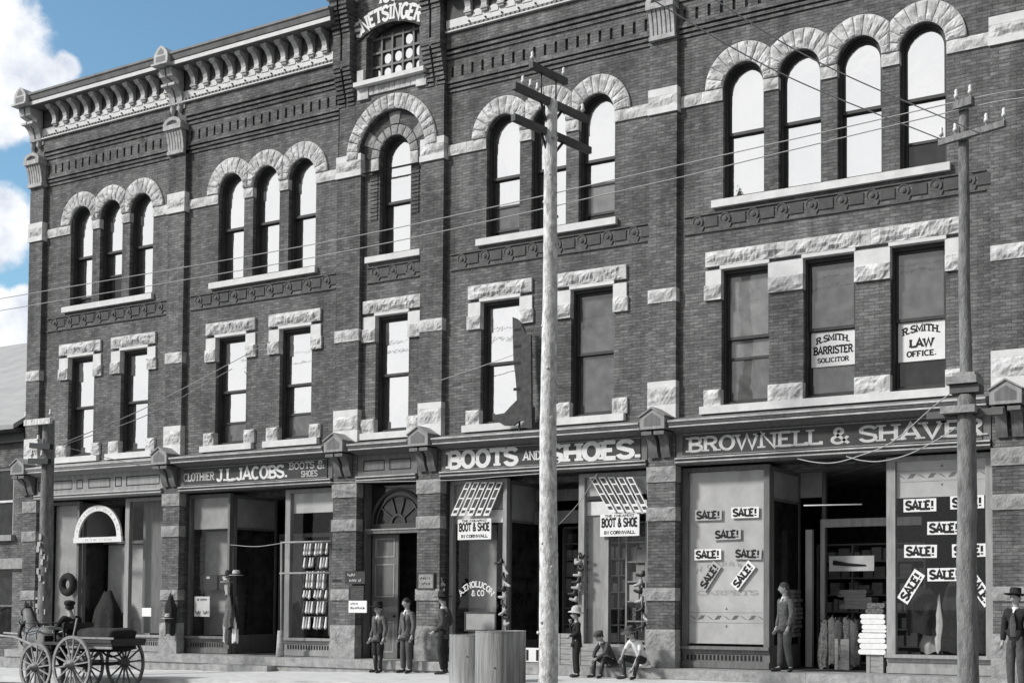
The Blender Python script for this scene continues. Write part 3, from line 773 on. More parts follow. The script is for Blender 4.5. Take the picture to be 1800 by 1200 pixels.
# middle tower above the belt: arch, corbelled turrets, attic light and gable
tw = MB(); TX0, TX1, TY = -21.10, -17.95, -.12; tc_ = -19.48
wall_with_openings(tw, TX0, TX1, 11.41, 15.4, TY, [(tc_ - 1.0, tc_ + 1.0, 11.41, 11.75 + 1.002, 1), (-20.28, -18.70, 13.56, 15.0, 1)], .10)
arch_head(tw, tc_, 1.0, 11.75, TY, .12, 24)
# segmental head of the attic opening
ac, ahw, az, arise = -19.49, .79, 14.53, .28
arr = (ahw ** 2 + arise ** 2) / (2 * arise); acz = az + arise - arr
tw.box(TX0, TX0 + .02, TY, .3, 11.41, 15.4); tw.box(TX1 - .02, TX1, TY, .3, 11.41, 15.4)
tw.prism([(TX0, 15.4), (TX1, 15.4), (-19.5, 17.6)], TY, .3)
towo = tw.build('tower_wall', 'brick', B)
c = MB()
for k in range(7): c.bar((-21.05 + .0, -.17, 15.05 + .06 * k) if False else (-20.95 + .012 * k, -.16 - .02 * k, 15.0), (-19.5, -.16 - .02 * k, 17.4 + .012 * k), .05, .05)
c.build('gable_mould', 'brick_dark', towo)
stone_arch('entrance_arch', 'stone', [tc_], 11.75, 1.0, 1.335, TY - .04, TY + .05, 19, .045, False)
# nested rings inside the big arch
rg = MB()
for a0, a1 in ((.985, .69),):
    n = 28
    for i in range(n):
        q = [(tc_ + r * math.cos(math.pi * k / n), 11.75 + r * math.sin(math.pi * k / n)) for r, k in ((1.0, i), (1.0, i + 1), (.69, i + 1), (.69, i))]
        rg.prism(q, -.015, .0)
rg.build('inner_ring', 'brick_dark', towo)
st = MB()
for k in (1, 4, 7):
    a0, a1 = math.pi * k / 9, math.pi * (k + 1) / 9
    st.rock(lambda u, v: (tc_ + (.70 + .285 * v) * math.cos(a0 + (a1 - a0) * u), 11.75 + (.70 + .285 * v) * math.sin(a0 + (a1 - a0) * u)), 4, 4, -.03, .0, .02, .14, k)
st.build_each('keystone', 'stone_grey', towo)
stone_arch('window_arch', 'stone_grey', [tc_], 11.73, .462, .685, -.035, .03, 9, .02, False, .02)
st = MB()
for s_ in (-1, 1):
    xa, xb = sorted((tc_ + s_ * .47, tc_ + s_ * .69)); st.rockbox(xa, xb, 11.42, 11.72, -.035, .03, .02)
    xa, xb = sorted((tc_ + s_ * 1.0, tc_ + s_ * 1.30)); st.rockbox(xa, xb, 11.505, 11.74, TY - .03, TY + .05, .03)
st.build_each('impost_stone', 'stone', towo)
# brick jambs of the big niche
for s_ in (-1, 1):
    nb = MB(); xa, xb = sorted((tc_ + s_ * .50, tc_ + s_ * .72)); nb.box(xa + .015, xb - .015, -.008, .02, 10.30, 11.36)
    for k in range(12): nb.box(xa, xb, -.024, .02, 11.36 - .09 * k - .05, 11.36 - .09 * k)
    nb.build('brick_jamb', 'brick', towo)
# corbelled turrets
for (xa, xb) in ((-21.12, -20.60), (-18.50, -17.94)):
    tb = MB(); xm = (xa + xb) / 2
    for h0, h1 in ((xa, xm - .03), (xm + .03, xb)):
        for k in range(9): tb.box(h0 + .0, h1, TY - .021 * (k + 1), .0, 13.05 + .095 * k, 13.05 + .095 * k + .06); tb.box(h0 + .012, h1 - .012, TY - .021 * k, .0, 13.05 + .095 * k + .06, 13.05 + .095 * (k + 1))
        tb.box(h0, h1, -.315, .0, 13.905, 14.70)
        for k in range(6): tb.box(h0, h1, -.315 - .022 * (k + 1), .0, 14.70 + .10 * k, 14.76 + .10 * k); tb.box(h0 + .012, h1 - .012, -.315 - .022 * k, .0, 14.76 + .10 * k, 14.80 + .10 * k)
        tb.box(h0, h1, -.45, .0, 15.30, 15.45)
    tb.box(xm - .03, xm + .03, -.10, 0, 13.05, 15.45); tb.box(xm - .03, xm + .03, -.314, 0, 13.86, 14.05)
    to = tb.build('turret', 'brick', B)
    c = MB(); c.box(xa - .05, xb + .05, -.52, .3, 15.45, 15.62); c.prism([(xa - .05, 15.62), (xb + .05, 15.62), ((xa + xb) / 2, 16.2)], -.52, .3); c.build('turret_cap', 'stone_smooth', to)
# attic light
af = MB()
def seg(x): return acz + math.sqrt(max(0, arr ** 2 - (x - ac) ** 2))
n = 14
for i in range(n):
    xa, xb = ac - ahw + 2 * ahw * i / n, ac - ahw + 2 * ahw * (i + 1) / n
    af.prism([(xa, seg(xa)), (xb, seg(xb)), (xb, 15.0), (xa, 15.0)], TY + .002, .30)
af.build('attic_arch', 'brick', towo)
mu = MB(); x0, x1 = -20.28, -18.70; cw = (x1 - x0) / 5
for k in range(6): mu.box(x0 + cw * k - .025, x0 + cw * k + .025, .04, .09, 13.56, 14.62)
for k in range(4): mu.box(x0, x1, .045, .085, 13.56 + .33 * k - .025, 13.56 + .33 * k + .025)
ao = mu.build('attic_window', 'wood_mid', towo)
pn = MB(); pn.add([(x0, .088, 13.5), (x1, .088, 13.5), (x1, .088, 14.9), (x0, .088, 14.9)], [(0, 1, 2, 3)]); pn.build('panel', 'wood_dark', ao)
for k in range(5):
    for j in range(3):
        if j == 2 and k != 3: continue
        if k == 0 and j == 1: continue
        d = MB(); xc, zc = x0 + cw * (k + .5), 13.56 + .33 * (j + .5)
        d.add([(xc + .105 * math.cos(2 * math.pi * i / 18), .08, zc + .115 * math.sin(2 * math.pi * i / 18)) for i in range(18)], [tuple(range(18))]); d.build('round_light', 'glass_sky', ao)
s_ = MB(); s_.box(-20.50, -18.42, -.30, .05, 13.37, 13.47); s_.build('attic_sill', 'stone_smooth', towo)
s_ = MB(); s_.box(-20.48, -20.29, -.20, -.10, 13.475, 13.78); s_.box(-20.48, -20.16, -.18, -.10, 13.10, 13.365); s_.box(-18.74, -18.44, -.18, -.10, 13.10, 13.365)
for k in range(9): s_.rockbox(-20.15 + .156 * k, -20.15 + .156 * (k + 1) - .01, 13.17, 13.36, -.16, -.10, .015)
s_.build_each('attic_stone', 'stone', towo)
s_ = MB(); n = 20; RA, RB = 1.80, 2.26; lc, lz = -19.60, 12.95
for i in range(n):
    a0, a1 = R(31 - 62 * i / n), R(31 - 62 * (i + 1) / n)
    s_.prism([(lc - r * math.sin(a), lz + r * math.cos(a)) for r, a in ((RA, a0), (RA, a1), (RB, a1), (RB, a0))], -.16, -.11)
s_.build('name_arch', 'brick_dark', towo)
tx = MB()
letters(tx, 'SNETSINGER', lambda u, v: (lc - (1.86 + .34 * v) * math.sin(R(29.5 - 59 * u)), lz + (1.86 + .34 * v) * math.cos(R(29.5 - 59 * u))), -.164, t=.24)
flat_text(tx, '188', -19.92, -19.35, 15.26, 15.58, -.13, t=.22)
tx.build('lettering', 'letter_white', towo)

# ------------------------------------------------------------------ shop fronts
GY = .20                                      # plane of the shop windows
def entab(x0, x1, board, wood):
    e = MB()
    e.profile([(0, 4.90), (-.14, 4.90), (-.30, 4.96), (-.40, 4.97), (-.42, 5.03), (-.44, 5.03), (-.47, 5.10), (-.47, 5.12), (-.30, 5.16), (0, 5.24)], x0, x1)
    e.profile([(0.1, 4.28), (-.10, 4.28), (-.16, 4.29), (-.18, 4.33), (-.15, 4.36), (-.19, 4.385), (-.19, 4.41), (-.13, 4.425), (0.1, 4.425)], x0, x1)
    e.box(x0, x1, -.12, .1, 4.425, 4.90)
    eo = e.build('entablature', wood, B)
    l = MB(); l.box(x0, x1, -.475, -.462, 5.085, 5.122); l.box(x0, x1, -.43, -.415, 4.985, 5.015); l.box(x0, x1, -.197, -.185, 4.385, 4.412); l.box(x0, x1, -.187, -.175, 4.315, 4.335)
    l.build_each('moulding', 'metal_pale', eo)
    if board:
        d = MB(); d.box(x0 + .15, x1 - .15, -.14, -.12, 4.44, 4.875); bo = d.build('sign_board', 'sign_dark', eo)
        d = MB()
        for za, zb in ((4.44, 4.455), (4.86, 4.875)): d.box(x0 + .15, x1 - .15, -.147, -.14, za, zb)
        d.build('trim', 'wood_pale', bo); return bo
    d = MB(); w = x1 - x0
    segs = [(.02, .30), (.335, .385), (.43, .60), (.64, .69), (.725, .975)] if w > 3 else [(.10, .46), (.54, .90)]
    for a, b in segs:
        a, b = x0 + w * a, x0 + w * b
        for q in ((a, a + .025, 4.53, 4.78), (b - .025, b, 4.53, 4.78)): d.box(q[0], q[1], -.124, -.12, q[2], q[3])
        d.box(a + .025, b - .025, -.124, -.12, 4.53, 4.555); d.box(a + .025, b - .025, -.124, -.12, 4.755, 4.78)
    d.build('panel_line', 'ink', eo)
    return eo
entab(-31.93, -26.90, False, 'wood_pale'); bo2 = entab(-26.26, -21.15, True, 'wood_mid'); entab(-20.38, -18.62, False, 'wood_mid')
bo3 = entab(-17.94, -12.68, True, 'wood_mid'); bo4 = entab(-12.01, -5.69, True, 'wood_mid'); entab(-4.98, .3, False, 'wood_mid')
tx = MB(); flat_text(tx, 'CLOTHIER', -26.12, -25.03, 4.55, 4.75, -.1405, t=.17); flat_text(tx, 'BOOTS', -22.51, -21.70, 4.68, 4.84, -.1405, t=.17)
flat_text(tx, '&', -21.62, -21.38, 4.66, 4.85, -.1405, t=.17); flat_text(tx, 'SHOES', -22.12, -21.60, 4.49, 4.63, -.1405, t=.17)
tx.build('lettering', 'letter_grey', bo2)
tx = MB(); flat_text(tx, 'J.L.JACOBS.', -24.94, -22.55, 4.51, 4.80, -.1405, t=.21); tx.build('lettering', 'letter_white', bo2)
tx = MB(); flat_text(tx, 'BOOTS', -17.75, -15.86, 4.48, 4.84, -.1405, t=.24, sw=.2); flat_text(tx, 'AND', -15.72, -15.26, 4.56, 4.74, -.1405, t=.19); flat_text(tx, 'SHOES.', -15.10, -12.80, 4.48, 4.84, -.1405, t=.24, sw=.2)
tx.build('lettering', 'letter_white', bo3)
tx = MB(); flat_text(tx, 'BROWNELL', -11.74, -8.88, 4.52, 4.80, -.1405, t=.17, sw=.2); flat_text(tx, '&', -8.72, -8.32, 4.51, 4.80, -.1405, t=.16); flat_text(tx, 'SHAVER', -8.14, -5.80, 4.51, 4.80, -.1405, t=.17, sw=.2)
tx.build('lettering', 'letter_grey', bo4)
# plinth step along the shops
p = MB()
for x0, x1 in ((-32.7, -28.6), (-28.595, -24.9), (-24.895, -22.3), (-22.295, -20.6), (-20.595, -16.2), (-16.195, -12.4), (-12.395, -9.1), (-9.095, -5.2), (-5.195, .4)): p.box(x0, x1, -.40, 1.6, .09, .285)
p.box(-32.7, -24.75, -.36, .3, -.7, .088); p.box(-22.6, .4, -.36, .3, -.4, .088); p.box(-24.75, -22.6, -.62, .3, -.7, .085)
p.build_each('plinth_step', 'stone_grey', B)
# dark rooms behind the windows
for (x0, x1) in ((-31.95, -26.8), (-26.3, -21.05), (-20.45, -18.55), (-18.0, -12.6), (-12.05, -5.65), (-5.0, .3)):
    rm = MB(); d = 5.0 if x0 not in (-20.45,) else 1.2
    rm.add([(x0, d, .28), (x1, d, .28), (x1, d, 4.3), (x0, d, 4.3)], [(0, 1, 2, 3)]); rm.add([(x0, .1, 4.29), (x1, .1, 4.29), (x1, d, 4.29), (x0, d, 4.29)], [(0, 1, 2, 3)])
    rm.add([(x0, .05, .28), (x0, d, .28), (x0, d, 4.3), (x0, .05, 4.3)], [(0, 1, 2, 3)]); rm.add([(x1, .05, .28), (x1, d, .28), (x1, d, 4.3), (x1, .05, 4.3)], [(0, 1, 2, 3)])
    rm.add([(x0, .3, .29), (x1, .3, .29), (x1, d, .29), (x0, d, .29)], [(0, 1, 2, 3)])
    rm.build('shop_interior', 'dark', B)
pc = MB()
for x0, x1 in PIERS: pc.box(x0, x1, .05, 1.6, .28, 4.28)
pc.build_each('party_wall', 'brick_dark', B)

def shop_window(x0, x1, zs=.72, zt=4.24, frame='wood_mid', panes=None, post=.09, sill=True, vents=True):
    f = MB(); y0, y1 = GY - .05, GY + .06
    f.box(x0, x0 + post, y0, y1, zs, zt); f.box(x1 - post, x1, y0, y1, zs, zt); f.box(x0 + post, x1 - post, y0, y1, zt - .08, zt)
    f.box(x0 - .02, x1 + .02, GY - .12, GY + .10, zs - .06, zs); f.box(x0, x1, GY - .02, GY + .06, .285, zs - .065)
    f.box(x0 + .0, x1 - .0, GY - .06, GY - .02, .30, .42)
    f.box(x0 + .0, x1 - .0, GY - .05, GY - .02, zs - .13, zs - .065)
    fo = f.build('display_window', frame, B)
    if vents:
        v = MB(); n = int((x1 - x0 - .2) / .085)
        for k in range(n): v.box(x0 + .1 + .085 * k, x0 + .1 + .085 * k + .045, GY - .026, GY - .021, .45, .55)
        v.build('vent_slot', 'ink', fo)
    if panes is None: panes = [(zs, zt - .08, 'shop_glass')]
    for a, b, m_ in panes:
        g = MB(); g.add([(x0 + post - .01, GY, a), (x1 - post + .01, GY, a), (x1 - post + .01, GY, b), (x0 + post - .01, GY, b)], [(0, 1, 2, 3)]); g.build('pane', m_, fo)
    return fo
def card(mb, x0, x1, z0, z1, y, th=.012): return mb.box(x0, x1, y, y + th, z0, z1)
def backing(parent, name, mat, x0, x1, z0, z1, y):
    g = MB(); g.box(x0, x1, y, y + .02, z0, z1); return g.build(name, mat, parent)
def pat_blind(parent, x0, x1, z0, z1, y, band=None, name='window_blind'):
    g = MB(); g.box(x0, x1, y, y + .012, z0, z1); g.box(x0, x1, y - .012, y + .024, z0 - .03, z0)
    b = g.build(name, 'blind_pale', parent)
    if band:
        g = MB(); n = 9
        for k in range(n):
            c = x0 + (x1 - x0) * (k + .5) / n; q = .045 * (1 if k % 2 else -1)
            g.add([(c - .085, y - .002, band - q), (c - .01, y - .002, band + q * .3 + .03), (c + .085, y - .002, band + q), (c + .03, y - .002, band - .03)], [(0, 1, 2, 3)])
        g.add([(((x0 + x1) / 2) - .03, y - .002, band + .15), (((x0 + x1) / 2) + .03, y - .002, band + .15), (((x0 + x1) / 2), y - .002, band + .21)], [(0, 1, 2)])
        g.add([(((x0 + x1) / 2) - .03, y - .002, band - .15), (((x0 + x1) / 2) + .03, y - .002, band - .15), (((x0 + x1) / 2), y - .002, band - .21)], [(0, 1, 2)])
        g.build('stencilled_border', 'paper_grey' if False else 'wood_mid', b)
        g = MB()
        for zz in (band + .10, band - .10): g.box(x0 + .01, x1 - .01, y - .003, y - .001, zz - .006, zz + .006)
        g.build('stripe', 'blind_grey', b)
    return b
def door(x0, x1, zt, y, mat='wood_mid', panels=True, glazed=False):
    d = MB(); d.box(x0, x1, y, y + .05, .29, zt); do = d.build('door', mat, B)
    if panels:
        p_ = MB(); w = x1 - x0
        for za, zb in ((.45, 1.1), (1.71, 2.41), (2.62, zt - .12)) if not glazed else ((.45, 1.1),):
            for q in ((x0 + .13, x1 - .13, zb, zb + .03), (x0 + .13, x1 - .13, za - .03, za)): p_.box(q[0], q[1], y - .012, y, q[2], q[3])
            p_.box(x0 + .10, x0 + .13, y - .010, y, za - .03, zb + .03); p_.box(x1 - .13, x1 - .10, y - .010, y, za - .03, zb + .03)
        p_.build_each('door_panel', 'wood_pale', do)
    h = MB(); h.lathe([(.001, -.07), (.03, -.06), (.03, -.03), (.012, -.02), (.012, 0)], (x1 - .07, y, 1.25), 10, 'y'); h.build('door_knob', 'iron', do)
    return do
# bay 1
w = shop_window(-31.80, -30.50, panes=[(.72, 4.16, 'shop_glass')]); backing(w, 'window_backing', 'blind_grey', -31.7, -30.55, .75, 4.15, GY + .12)
w = shop_window(-28.66, -27.0, frame='wood_pale', post=.16); backing(w, 'window_backing', 'wood_mid', -28.48, -27.05, .75, 4.15, GY + .35)
door(-30.4, -29.62, 3.1, .95, 'blind_grey', True, True); door(-29.58, -28.75, 3.1, 1.0, 'blind_grey', True, True)
g = MB(); g.box(-30.52, -28.66, .85, .95, 3.12, 3.2); g.build('door_frame', 'wood_mid', B)
# bay 2
w = shop_window(-26.26, -24.80, frame='wood_mid', panes=[(.72, 4.16, 'shop_glass')], post=.07)
backing(w, 'window_blind', 'blind_grey', -26.2, -24.86, 3.38, 4.16, GY + .05); backing(w, 'window_backing', 'blind_grey', -26.2, -24.86, .74, 3.34, GY + .40)
w = shop_window(-22.92, -21.14, frame='wood_pale', post=.16); backing(w, 'window_blind', 'blind_pale', -22.76, -21.25, 3.68, 4.16, GY + .05)
backing(w, 'window_backing', 'wood_mid', -22.76, -21.3, .74, 3.6, GY + 1.2)
g = MB(); g.box(-24.7, -22.95, 1.6, 1.7, 3.2, 3.30); g.box(-24.7, -24.6, 1.6, 1.7, .3, 3.2); g.box(-23.9, -23.80, 1.6, 1.7, .3, 3.2); g.box(-24.6, -23.9, 1.6, 1.7, .3, .95); g.build('door_frame', 'wood_mid', B)
g = MB(); g.add([(-24.6, 1.65, .95), (-23.9, 1.65, .95), (-23.9, 1.65, 3.2), (-24.6, 1.65, 3.2)], [(0, 1, 2, 3)]); g.build('door_pane', 'glass_shade', B)
def side_sash(x, y0, y1, z0, zm, z1):
    f = MB(); f.box(x, x + .05, y0, y0 + .07, z0, z1); f.box(x, x + .05, y1 - .07, y1, z0, z1); f.box(x, x + .05, y0 + .07, y1 - .07, z1 - .08, z1); f.box(x, x + .05, y0 + .07, y1 - .07, z0, z0 + .45); f.box(x, x + .05, y0 + .07, y1 - .07, zm, zm + .05)
    fo = f.build('vestibule_window', 'wood_mid', B)
    f = MB(); f.add([(x + .03, y0, z0 + .45), (x + .03, y1, z0 + .45), (x + .03, y1, zm), (x + .03, y0, zm)], [(0, 1, 2, 3)]); f.build('pane', 'glass_dark', fo)
    f = MB(); f.add([(x + .03, y0, zm + .05), (x + .03, y1, zm + .05), (x + .03, y1, z1 - .08), (x + .03, y0, z1 - .08)], [(0, 1, 2, 3)]); f.build('window_blind', 'blind_grey', fo)
side_sash(-24.82, .28, 1.6, .3, 3.36, 4.2); side_sash(-10.14, .28, 1.6, .3, 3.55, 4.2); side_sash(-16.42, .28, 1.4, .3, 3.3, 4.2); side_sash(-30.52, .28, 1.4, .3, 3.2, 4.2)
# entrance: panelled doors under a fan light
g = MB(); g.box(-20.50, -20.36, GY - .06, GY + .12, .29, 4.28); g.box(-18.72, -18.58, GY - .06, GY + .12, .29, 4.28)
g.box(-20.36, -18.72, GY - .06, GY + .12, 3.13, 3.23); fr = g.build('entrance_frame', 'wood_mid', B)
g = MB(); g.box(-20.36, -18.72, GY - .08, GY - .06, 3.205, 3.235); g.build('moulding', 'wood_pale', fr)
g = MB(); g.box(-20.36, -18.72, .32, .36, 3.231, 4.28); fl = g.build('fan_light', 'glass_dark', B)
g = MB(); fc = -19.54
for r_, t_ in ((.80, .07), (.64, .03), (.22, .05)):
    n = 20
    for i in range(n):
        g.prism([(fc + rr * math.cos(math.pi * k / n), 3.36 + rr * math.sin(math.pi * k / n)) for rr, k in ((r_, i), (r_, i + 1), (r_ - t_, i + 1), (r_ - t_, i))], .285, .318)
for a in (36, 72, 108, 144): g.bar((fc + .22 * math.cos(R(a)), .30, 3.36 + .22 * math.sin(R(a))), (fc + .62 * math.cos(R(a)), .30, 3.36 + .62 * math.sin(R(a))), .03, .03, (0, 1, 0))
g.box(-20.36, -18.72, .28, .32, 3.235, 3.36); g.build('glazing_bar', 'wood_dark', fl)
door(-20.34, -19.56, 3.12, .34, 'wood_mid'); door(-19.46, -18.74, 3.12, .95, 'wood_dark')
# bay 3
w = shop_window(-17.92, -16.36, frame='wood_pale', post=.10, panes=[(.72, 4.16, 'shop_glass')])
backing(w, 'window_blind', 'blind_grey', -17.82, -16.46, 3.60, 4.16, GY + .04); backing(w, 'paper_strip', 'paper', -17.82, -16.46, 3.30, 3.58, GY + .06)
backing(w, 'window_backing', 'blind_grey', -17.82, -17.05, .74, 3.28, GY + .5); backing(w, 'window_backing', 'wood_dark', -17.04, -16.46, .74, 3.28, GY + .7)
g = MB(); tm = lambda u, v: (-17.2 + (.72 + .16 * v) * math.sin(R(-48 + 96 * u)) * .78, 1.28 + (.62 + .13 * v) * math.cos(R(-48 + 96 * u)))
letters(g, 'A.ENOLUCON', tm, GY - .004, t=.2); flat_text(g, '& CO', -17.33, -16.98, 1.71, 1.83, GY - .004, t=.2); g.build('lettering', 'letter_white', w)
w = shop_window(-14.50, -12.70, frame='wood_pale', post=.14, panes=[(.72, 4.16, 'shop_glass')])
backing(w, 'window_blind', 'blind_pale', -14.36, -12.8, 3.78, 4.16, GY + .04); backing(w, 'paper_strip', 'paper', -14.36, -12.8, 3.38, 3.66, GY + .06)
g = MB(); g.box(-13.86, -13.76, GY - .05, GY + .06, .72, 3.38); g.box(-14.36, -13.86, GY + .1, GY + .16, .72, 3.4); g.build('window_post', 'wood_pale', w)
g = MB(); g.box(-16.35, -14.52, 1.1, 1.2, 3.3, 3.58); g.box(-16.35, -14.52, 1.12, 1.18, 3.80, 4.05); g.build_each('transom', 'wood_mid', B)
g = MB(); g.box(-16.3, -15.4, .35, .40, .30, .60); wp = g.build('stall_riser', 'paper', B)
g = MB()
for k in range(4): g.box(-16.22 + .26 * k, -16.16 + .26 * k, .345, .35, .33, .56)
g.build('stripe', 'ink', wp)
# bay 4
w = shop_window(-12.02, -10.10, frame='wood_mid', post=.12, panes=[(.72, 4.16, 'shop_glass')])
bl4 = pat_blind(w, -11.90, -10.22, .80, 4.15, GY + .03, 1.28)
g = MB(); letters(g, 'CARPETS', lambda u, v: (-11.72 + 1.36 * u, 1.72 + .09 * v), GY + .027, t=.2); worn(g, lambda u, v: (-11.78 + 1.42 * u, 2.12 + .16 * math.sin(math.pi * u) + .11 * v), 17, GY + .027)
g.build('lettering', 'blind_grey', bl4)
w = shop_window(-7.72, -5.70, zs=.64, frame='wood_pale', post=.17, vents=False, panes=[(.64, 4.16, 'shop_glass')])
pat_blind(w, -7.55, -5.82, 3.52, 4.16, GY + .03, 3.88)
g = MB(); g.box(-10.1, -9.62, 1.6, 1.7, 3.70, 4.25); g.build('window_blind', 'blind_grey', B)
g = MB(); g.box(-9.62, -9.54, 1.6, 1.7, .3, 4.25); g.build('door_frame', 'wood_mid', B)
yd = 1.35; xa, xb, xc_ = at(1447, 1000, yd).x, at(1620, 1000, yd).x, at(1418, 1000, yd).x; zt = at(1500, 925, yd).z
g = MB(); g.box(xa - .06, xb, yd, yd + .08, zt, zt + .16); g.box(xa - .06, xa + .03, yd, yd + .08, .3, zt); g.build('inner_door_frame', 'wood_pale', B)
g = MB(); g.box(xc_ - .07, xc_ + .07, yd + .1, yd + .2, .3, at(1418, 930, yd).z); g.build('inner_post', 'blind_pale', B)
g = MB(); g.tube([at(1413, 888, .6), at(1515, 886, .6)], .014, 6); g.build('curtain_rod', 'porcelain', B)
# bay 5, mostly out of the picture
shop_window(-4.9, -3.0, panes=[(.72, 4.16, 'glass_grey')]); shop_window(-1.8, .1, panes=[(.72, 4.16, 'glass_grey')])

# ------------------------------------------------------------------ neighbouring house on the left
nb = empty('neighbour_house', (-37, 0, 0)); tag(nb, 'lower brick house with pale sloping roof beyond the left end of the block', 'house')
g = MB(); Z0 = -.7
wall_with_openings(g, -42, -32.62, Z0, 6.35, .12, [(-41, -38, .45, 2.45), (-37.2, -33.25, .45, 2.45), (-40, -38.9, 3.4, 5.3), (-37, -36, 3.4, 5.3), (-34.35, -33.28, 3.4, 5.3)], .35)
g.box(-42, -32.62, .6, 9, Z0, 6.3); g.build('wall', 'brick', nb)
g = MB(); g.profile([(-.35, 6.25), (-.35, 6.38), (5.0, 10.35), (9.6, 6.9), (9.6, 6.7), (5.0, 10.15)], -42.3, -32.62); g.build('roof', 'roof_slate', nb); g = MB(); g.profile([(.13, 6.2), (.13, 6.5), (5.0, 10.12), (9.0, 7.0), (9.0, 6.2)], -42, -32.64); g.build('gable_wall', 'brick', nb)
g = MB(); g.box(-42, -32.62, -.05, .12, 5.95, 6.24); g.box(-42, -32.62, -.28, .12, 6.2, 6.3); g.build('eaves', 'wood_dark', nb)
for x0, x1 in ((-40, -38.9), (-37, -36), (-34.35, -33.28)):
    f = MB(); f.box(x0, x0 + .08, .2, .3, 3.4, 5.3); f.box(x1 - .14, x1, .2, .3, 3.4, 5.3); f.box(x0, x1, .2, .3, 4.32, 4.38); f.box(x0, x1, .2, .3, 5.22, 5.3)
    fo = f.build('window', 'stone_smooth', nb); f = MB(); f.add([(x0, .26, 3.4), (x1, .26, 3.4), (x1, .26, 5.3), (x0, .26, 5.3)], [(0, 1, 2, 3)]); f.build('pane', 'glass_dark', fo)
    f = MB(); f.box(x0 - .1, x1 + .12, .0, .3, 3.24, 3.4); f.build('sill', 'stone_grey', fo)
for x0, x1 in ((-41, -38), (-37.2, -33.25)):
    f = MB(); f.box(x0, x1, .2, .28, .45, .55); f.box(x0, x1, .15, .25, 1.42, 1.47); f.box((x0 + x1) / 2 - .05, (x0 + x1) / 2 + .05, .2, .28, .55, 2.45)
    fo = f.build('shop_window', 'wood_mid', nb); f = MB(); f.add([(x0, .27, .45), (x1, .27, .45), (x1, .27, 2.45), (x0, .27, 2.45)], [(0, 1, 2, 3)]); f.build('pane', 'glass_dark', fo)
g = MB(); g.box(-42, -32.62, .02, .12, 2.46, 2.75); g.box(-42, -32.75, -.2, .12, -.6, .05); g.build('stone_band', 'stone_grey', nb)

# ------------------------------------------------------------------ utility poles
def insulator(parent, x, y, z, r=.036):
    m_ = MB(); m_.lathe([(.012, -.02), (.012, .05), (r, .055), (r, .10), (r * .65, .115), (r * .8, .16), (r * .45, .185), (.001, .19)], (x, y, z), 10)
    return m_.build('insulator', 'porcelain', parent)
def shaft(x, y, z0, z1, r0, r1, wob=.03, seed=0.0):
    n = 28; pts = []; rs = []
    for i in range(n + 1):
        t = i / n; z = z0 + (z1 - z0) * t
        pts.append((x + wob * noise.noise(Vector((t * 3, seed, 0))), y + wob * noise.noise(Vector((t * 3, 5, seed))), z))
        rs.append((r0 + (r1 - r0) * t) * (1 + .06 * noise.noise(Vector((t * 18, seed, 2)))))
    return MB().tube(pts, rs, 14)
POLEY = -3.6
# middle pole
px_ = -12.56
mp = empty('utility_pole', (px_, POLEY, ROADZ)); tag(mp, 'tall pale knotty wooden pole with three crossarms in front of the BOOTS AND SHOES sign', 'utility pole')
s_ = shaft(px_, POLEY, ROADZ - .3, 10.36, .178, .105)
for k in range(46):
    a = random.uniform(0, 6.28); z = random.uniform(0, 10); t = z / 10.4; r = .172 - .066 * t
    c = Vector((px_ + r * math.cos(a), POLEY + r * math.sin(a), z))
    s_.lathe([(.001, -.012), (.022, -.008), (.03, 0), (.022, .008), (.001, .012)], c, 8, 'y' if abs(math.sin(a)) > .6 else 'x')
s_.build('pole_shaft', 'pole_pale', mp)
def crossarm(parent, a, b, w=.10, h=.12, ins=(), brace=None, mat='arm_wood'):
    c = MB(); c.bar(a, b, w, h); co = c.build('crossarm', mat, parent)
    a, b = Vector(a), Vector(b)
    for t in ins: p = a.lerp(b, t); insulator(co, p.x, p.y, p.z + h / 2)
    if brace:
        c = MB(); mid = Vector(brace)
        for t in (.34, .66): q = a.lerp(b, t); c.bar((q.x, q.y, q.z), tuple(mid), .02, .045)
        c.build('brace', 'iron', co)
    return co
crossarm(mp, (-12.70, -4.50, 10.32), (-12.40, -2.72, 10.32), ins=(.12, .22, .31, .93), brace=(-12.60, -3.62, 9.86))
crossarm(mp, (-12.74, -4.45, 9.80), (-12.44, -2.58, 9.80), brace=(-12.58, -3.62, 9.32))
crossarm(mp, (-12.70, -4.02, 10.87), (-12.56, -3.17, 10.87), h=.11, ins=(.04, .93))
g = MB(); g.tube([(-12.65, -3.78, 10.3), (-12.65, -3.78, 10.9)], .014, 6); g.tube([(-12.60, -3.42, 10.3), (-12.60, -3.42, 10.9)], .014, 6); g.build('iron_rod', 'iron', mp)
# right pole, a thin mast spliced on a thick stump
rx_ = -5.10
rp = empty('utility_pole', (rx_, POLEY, ROADZ)); tag(rp, 'dark spliced wooden pole with blocky collars in front of BROWNELL & SHAVER', 'utility pole')
shaft(rx_, POLEY, ROADZ - .3, 4.62, .165, .135, seed=3).build('pole_shaft', 'pole_grey', rp)
shaft(rx_ - .03, POLEY + .02, 4.3, 9.02, .095, .075, seed=5).build('mast', 'pole_grey', rp)
g = MB(); g.box(rx_ - .26, rx_ + .20, POLEY - .2, POLEY + .2, 4.77, 4.88); g.box(rx_ - .17, rx_ + .17, POLEY - .17, POLEY + .17, 4.88, 4.93); g.box(rx_ - .34, rx_ + .18, POLEY - .22, POLEY + .2, 4.34, 4.45)
g.build('collar', 'stone_grey', rp)
g = MB(); g.box(rx_ - .6, rx_ + .55, POLEY - .06, POLEY + .06, 4.30, 4.40); g.box(rx_ - .22, rx_ + .22, POLEY - .14, POLEY + .14, 4.64, 4.76); g.build('crossarm', 'arm_wood', rp)
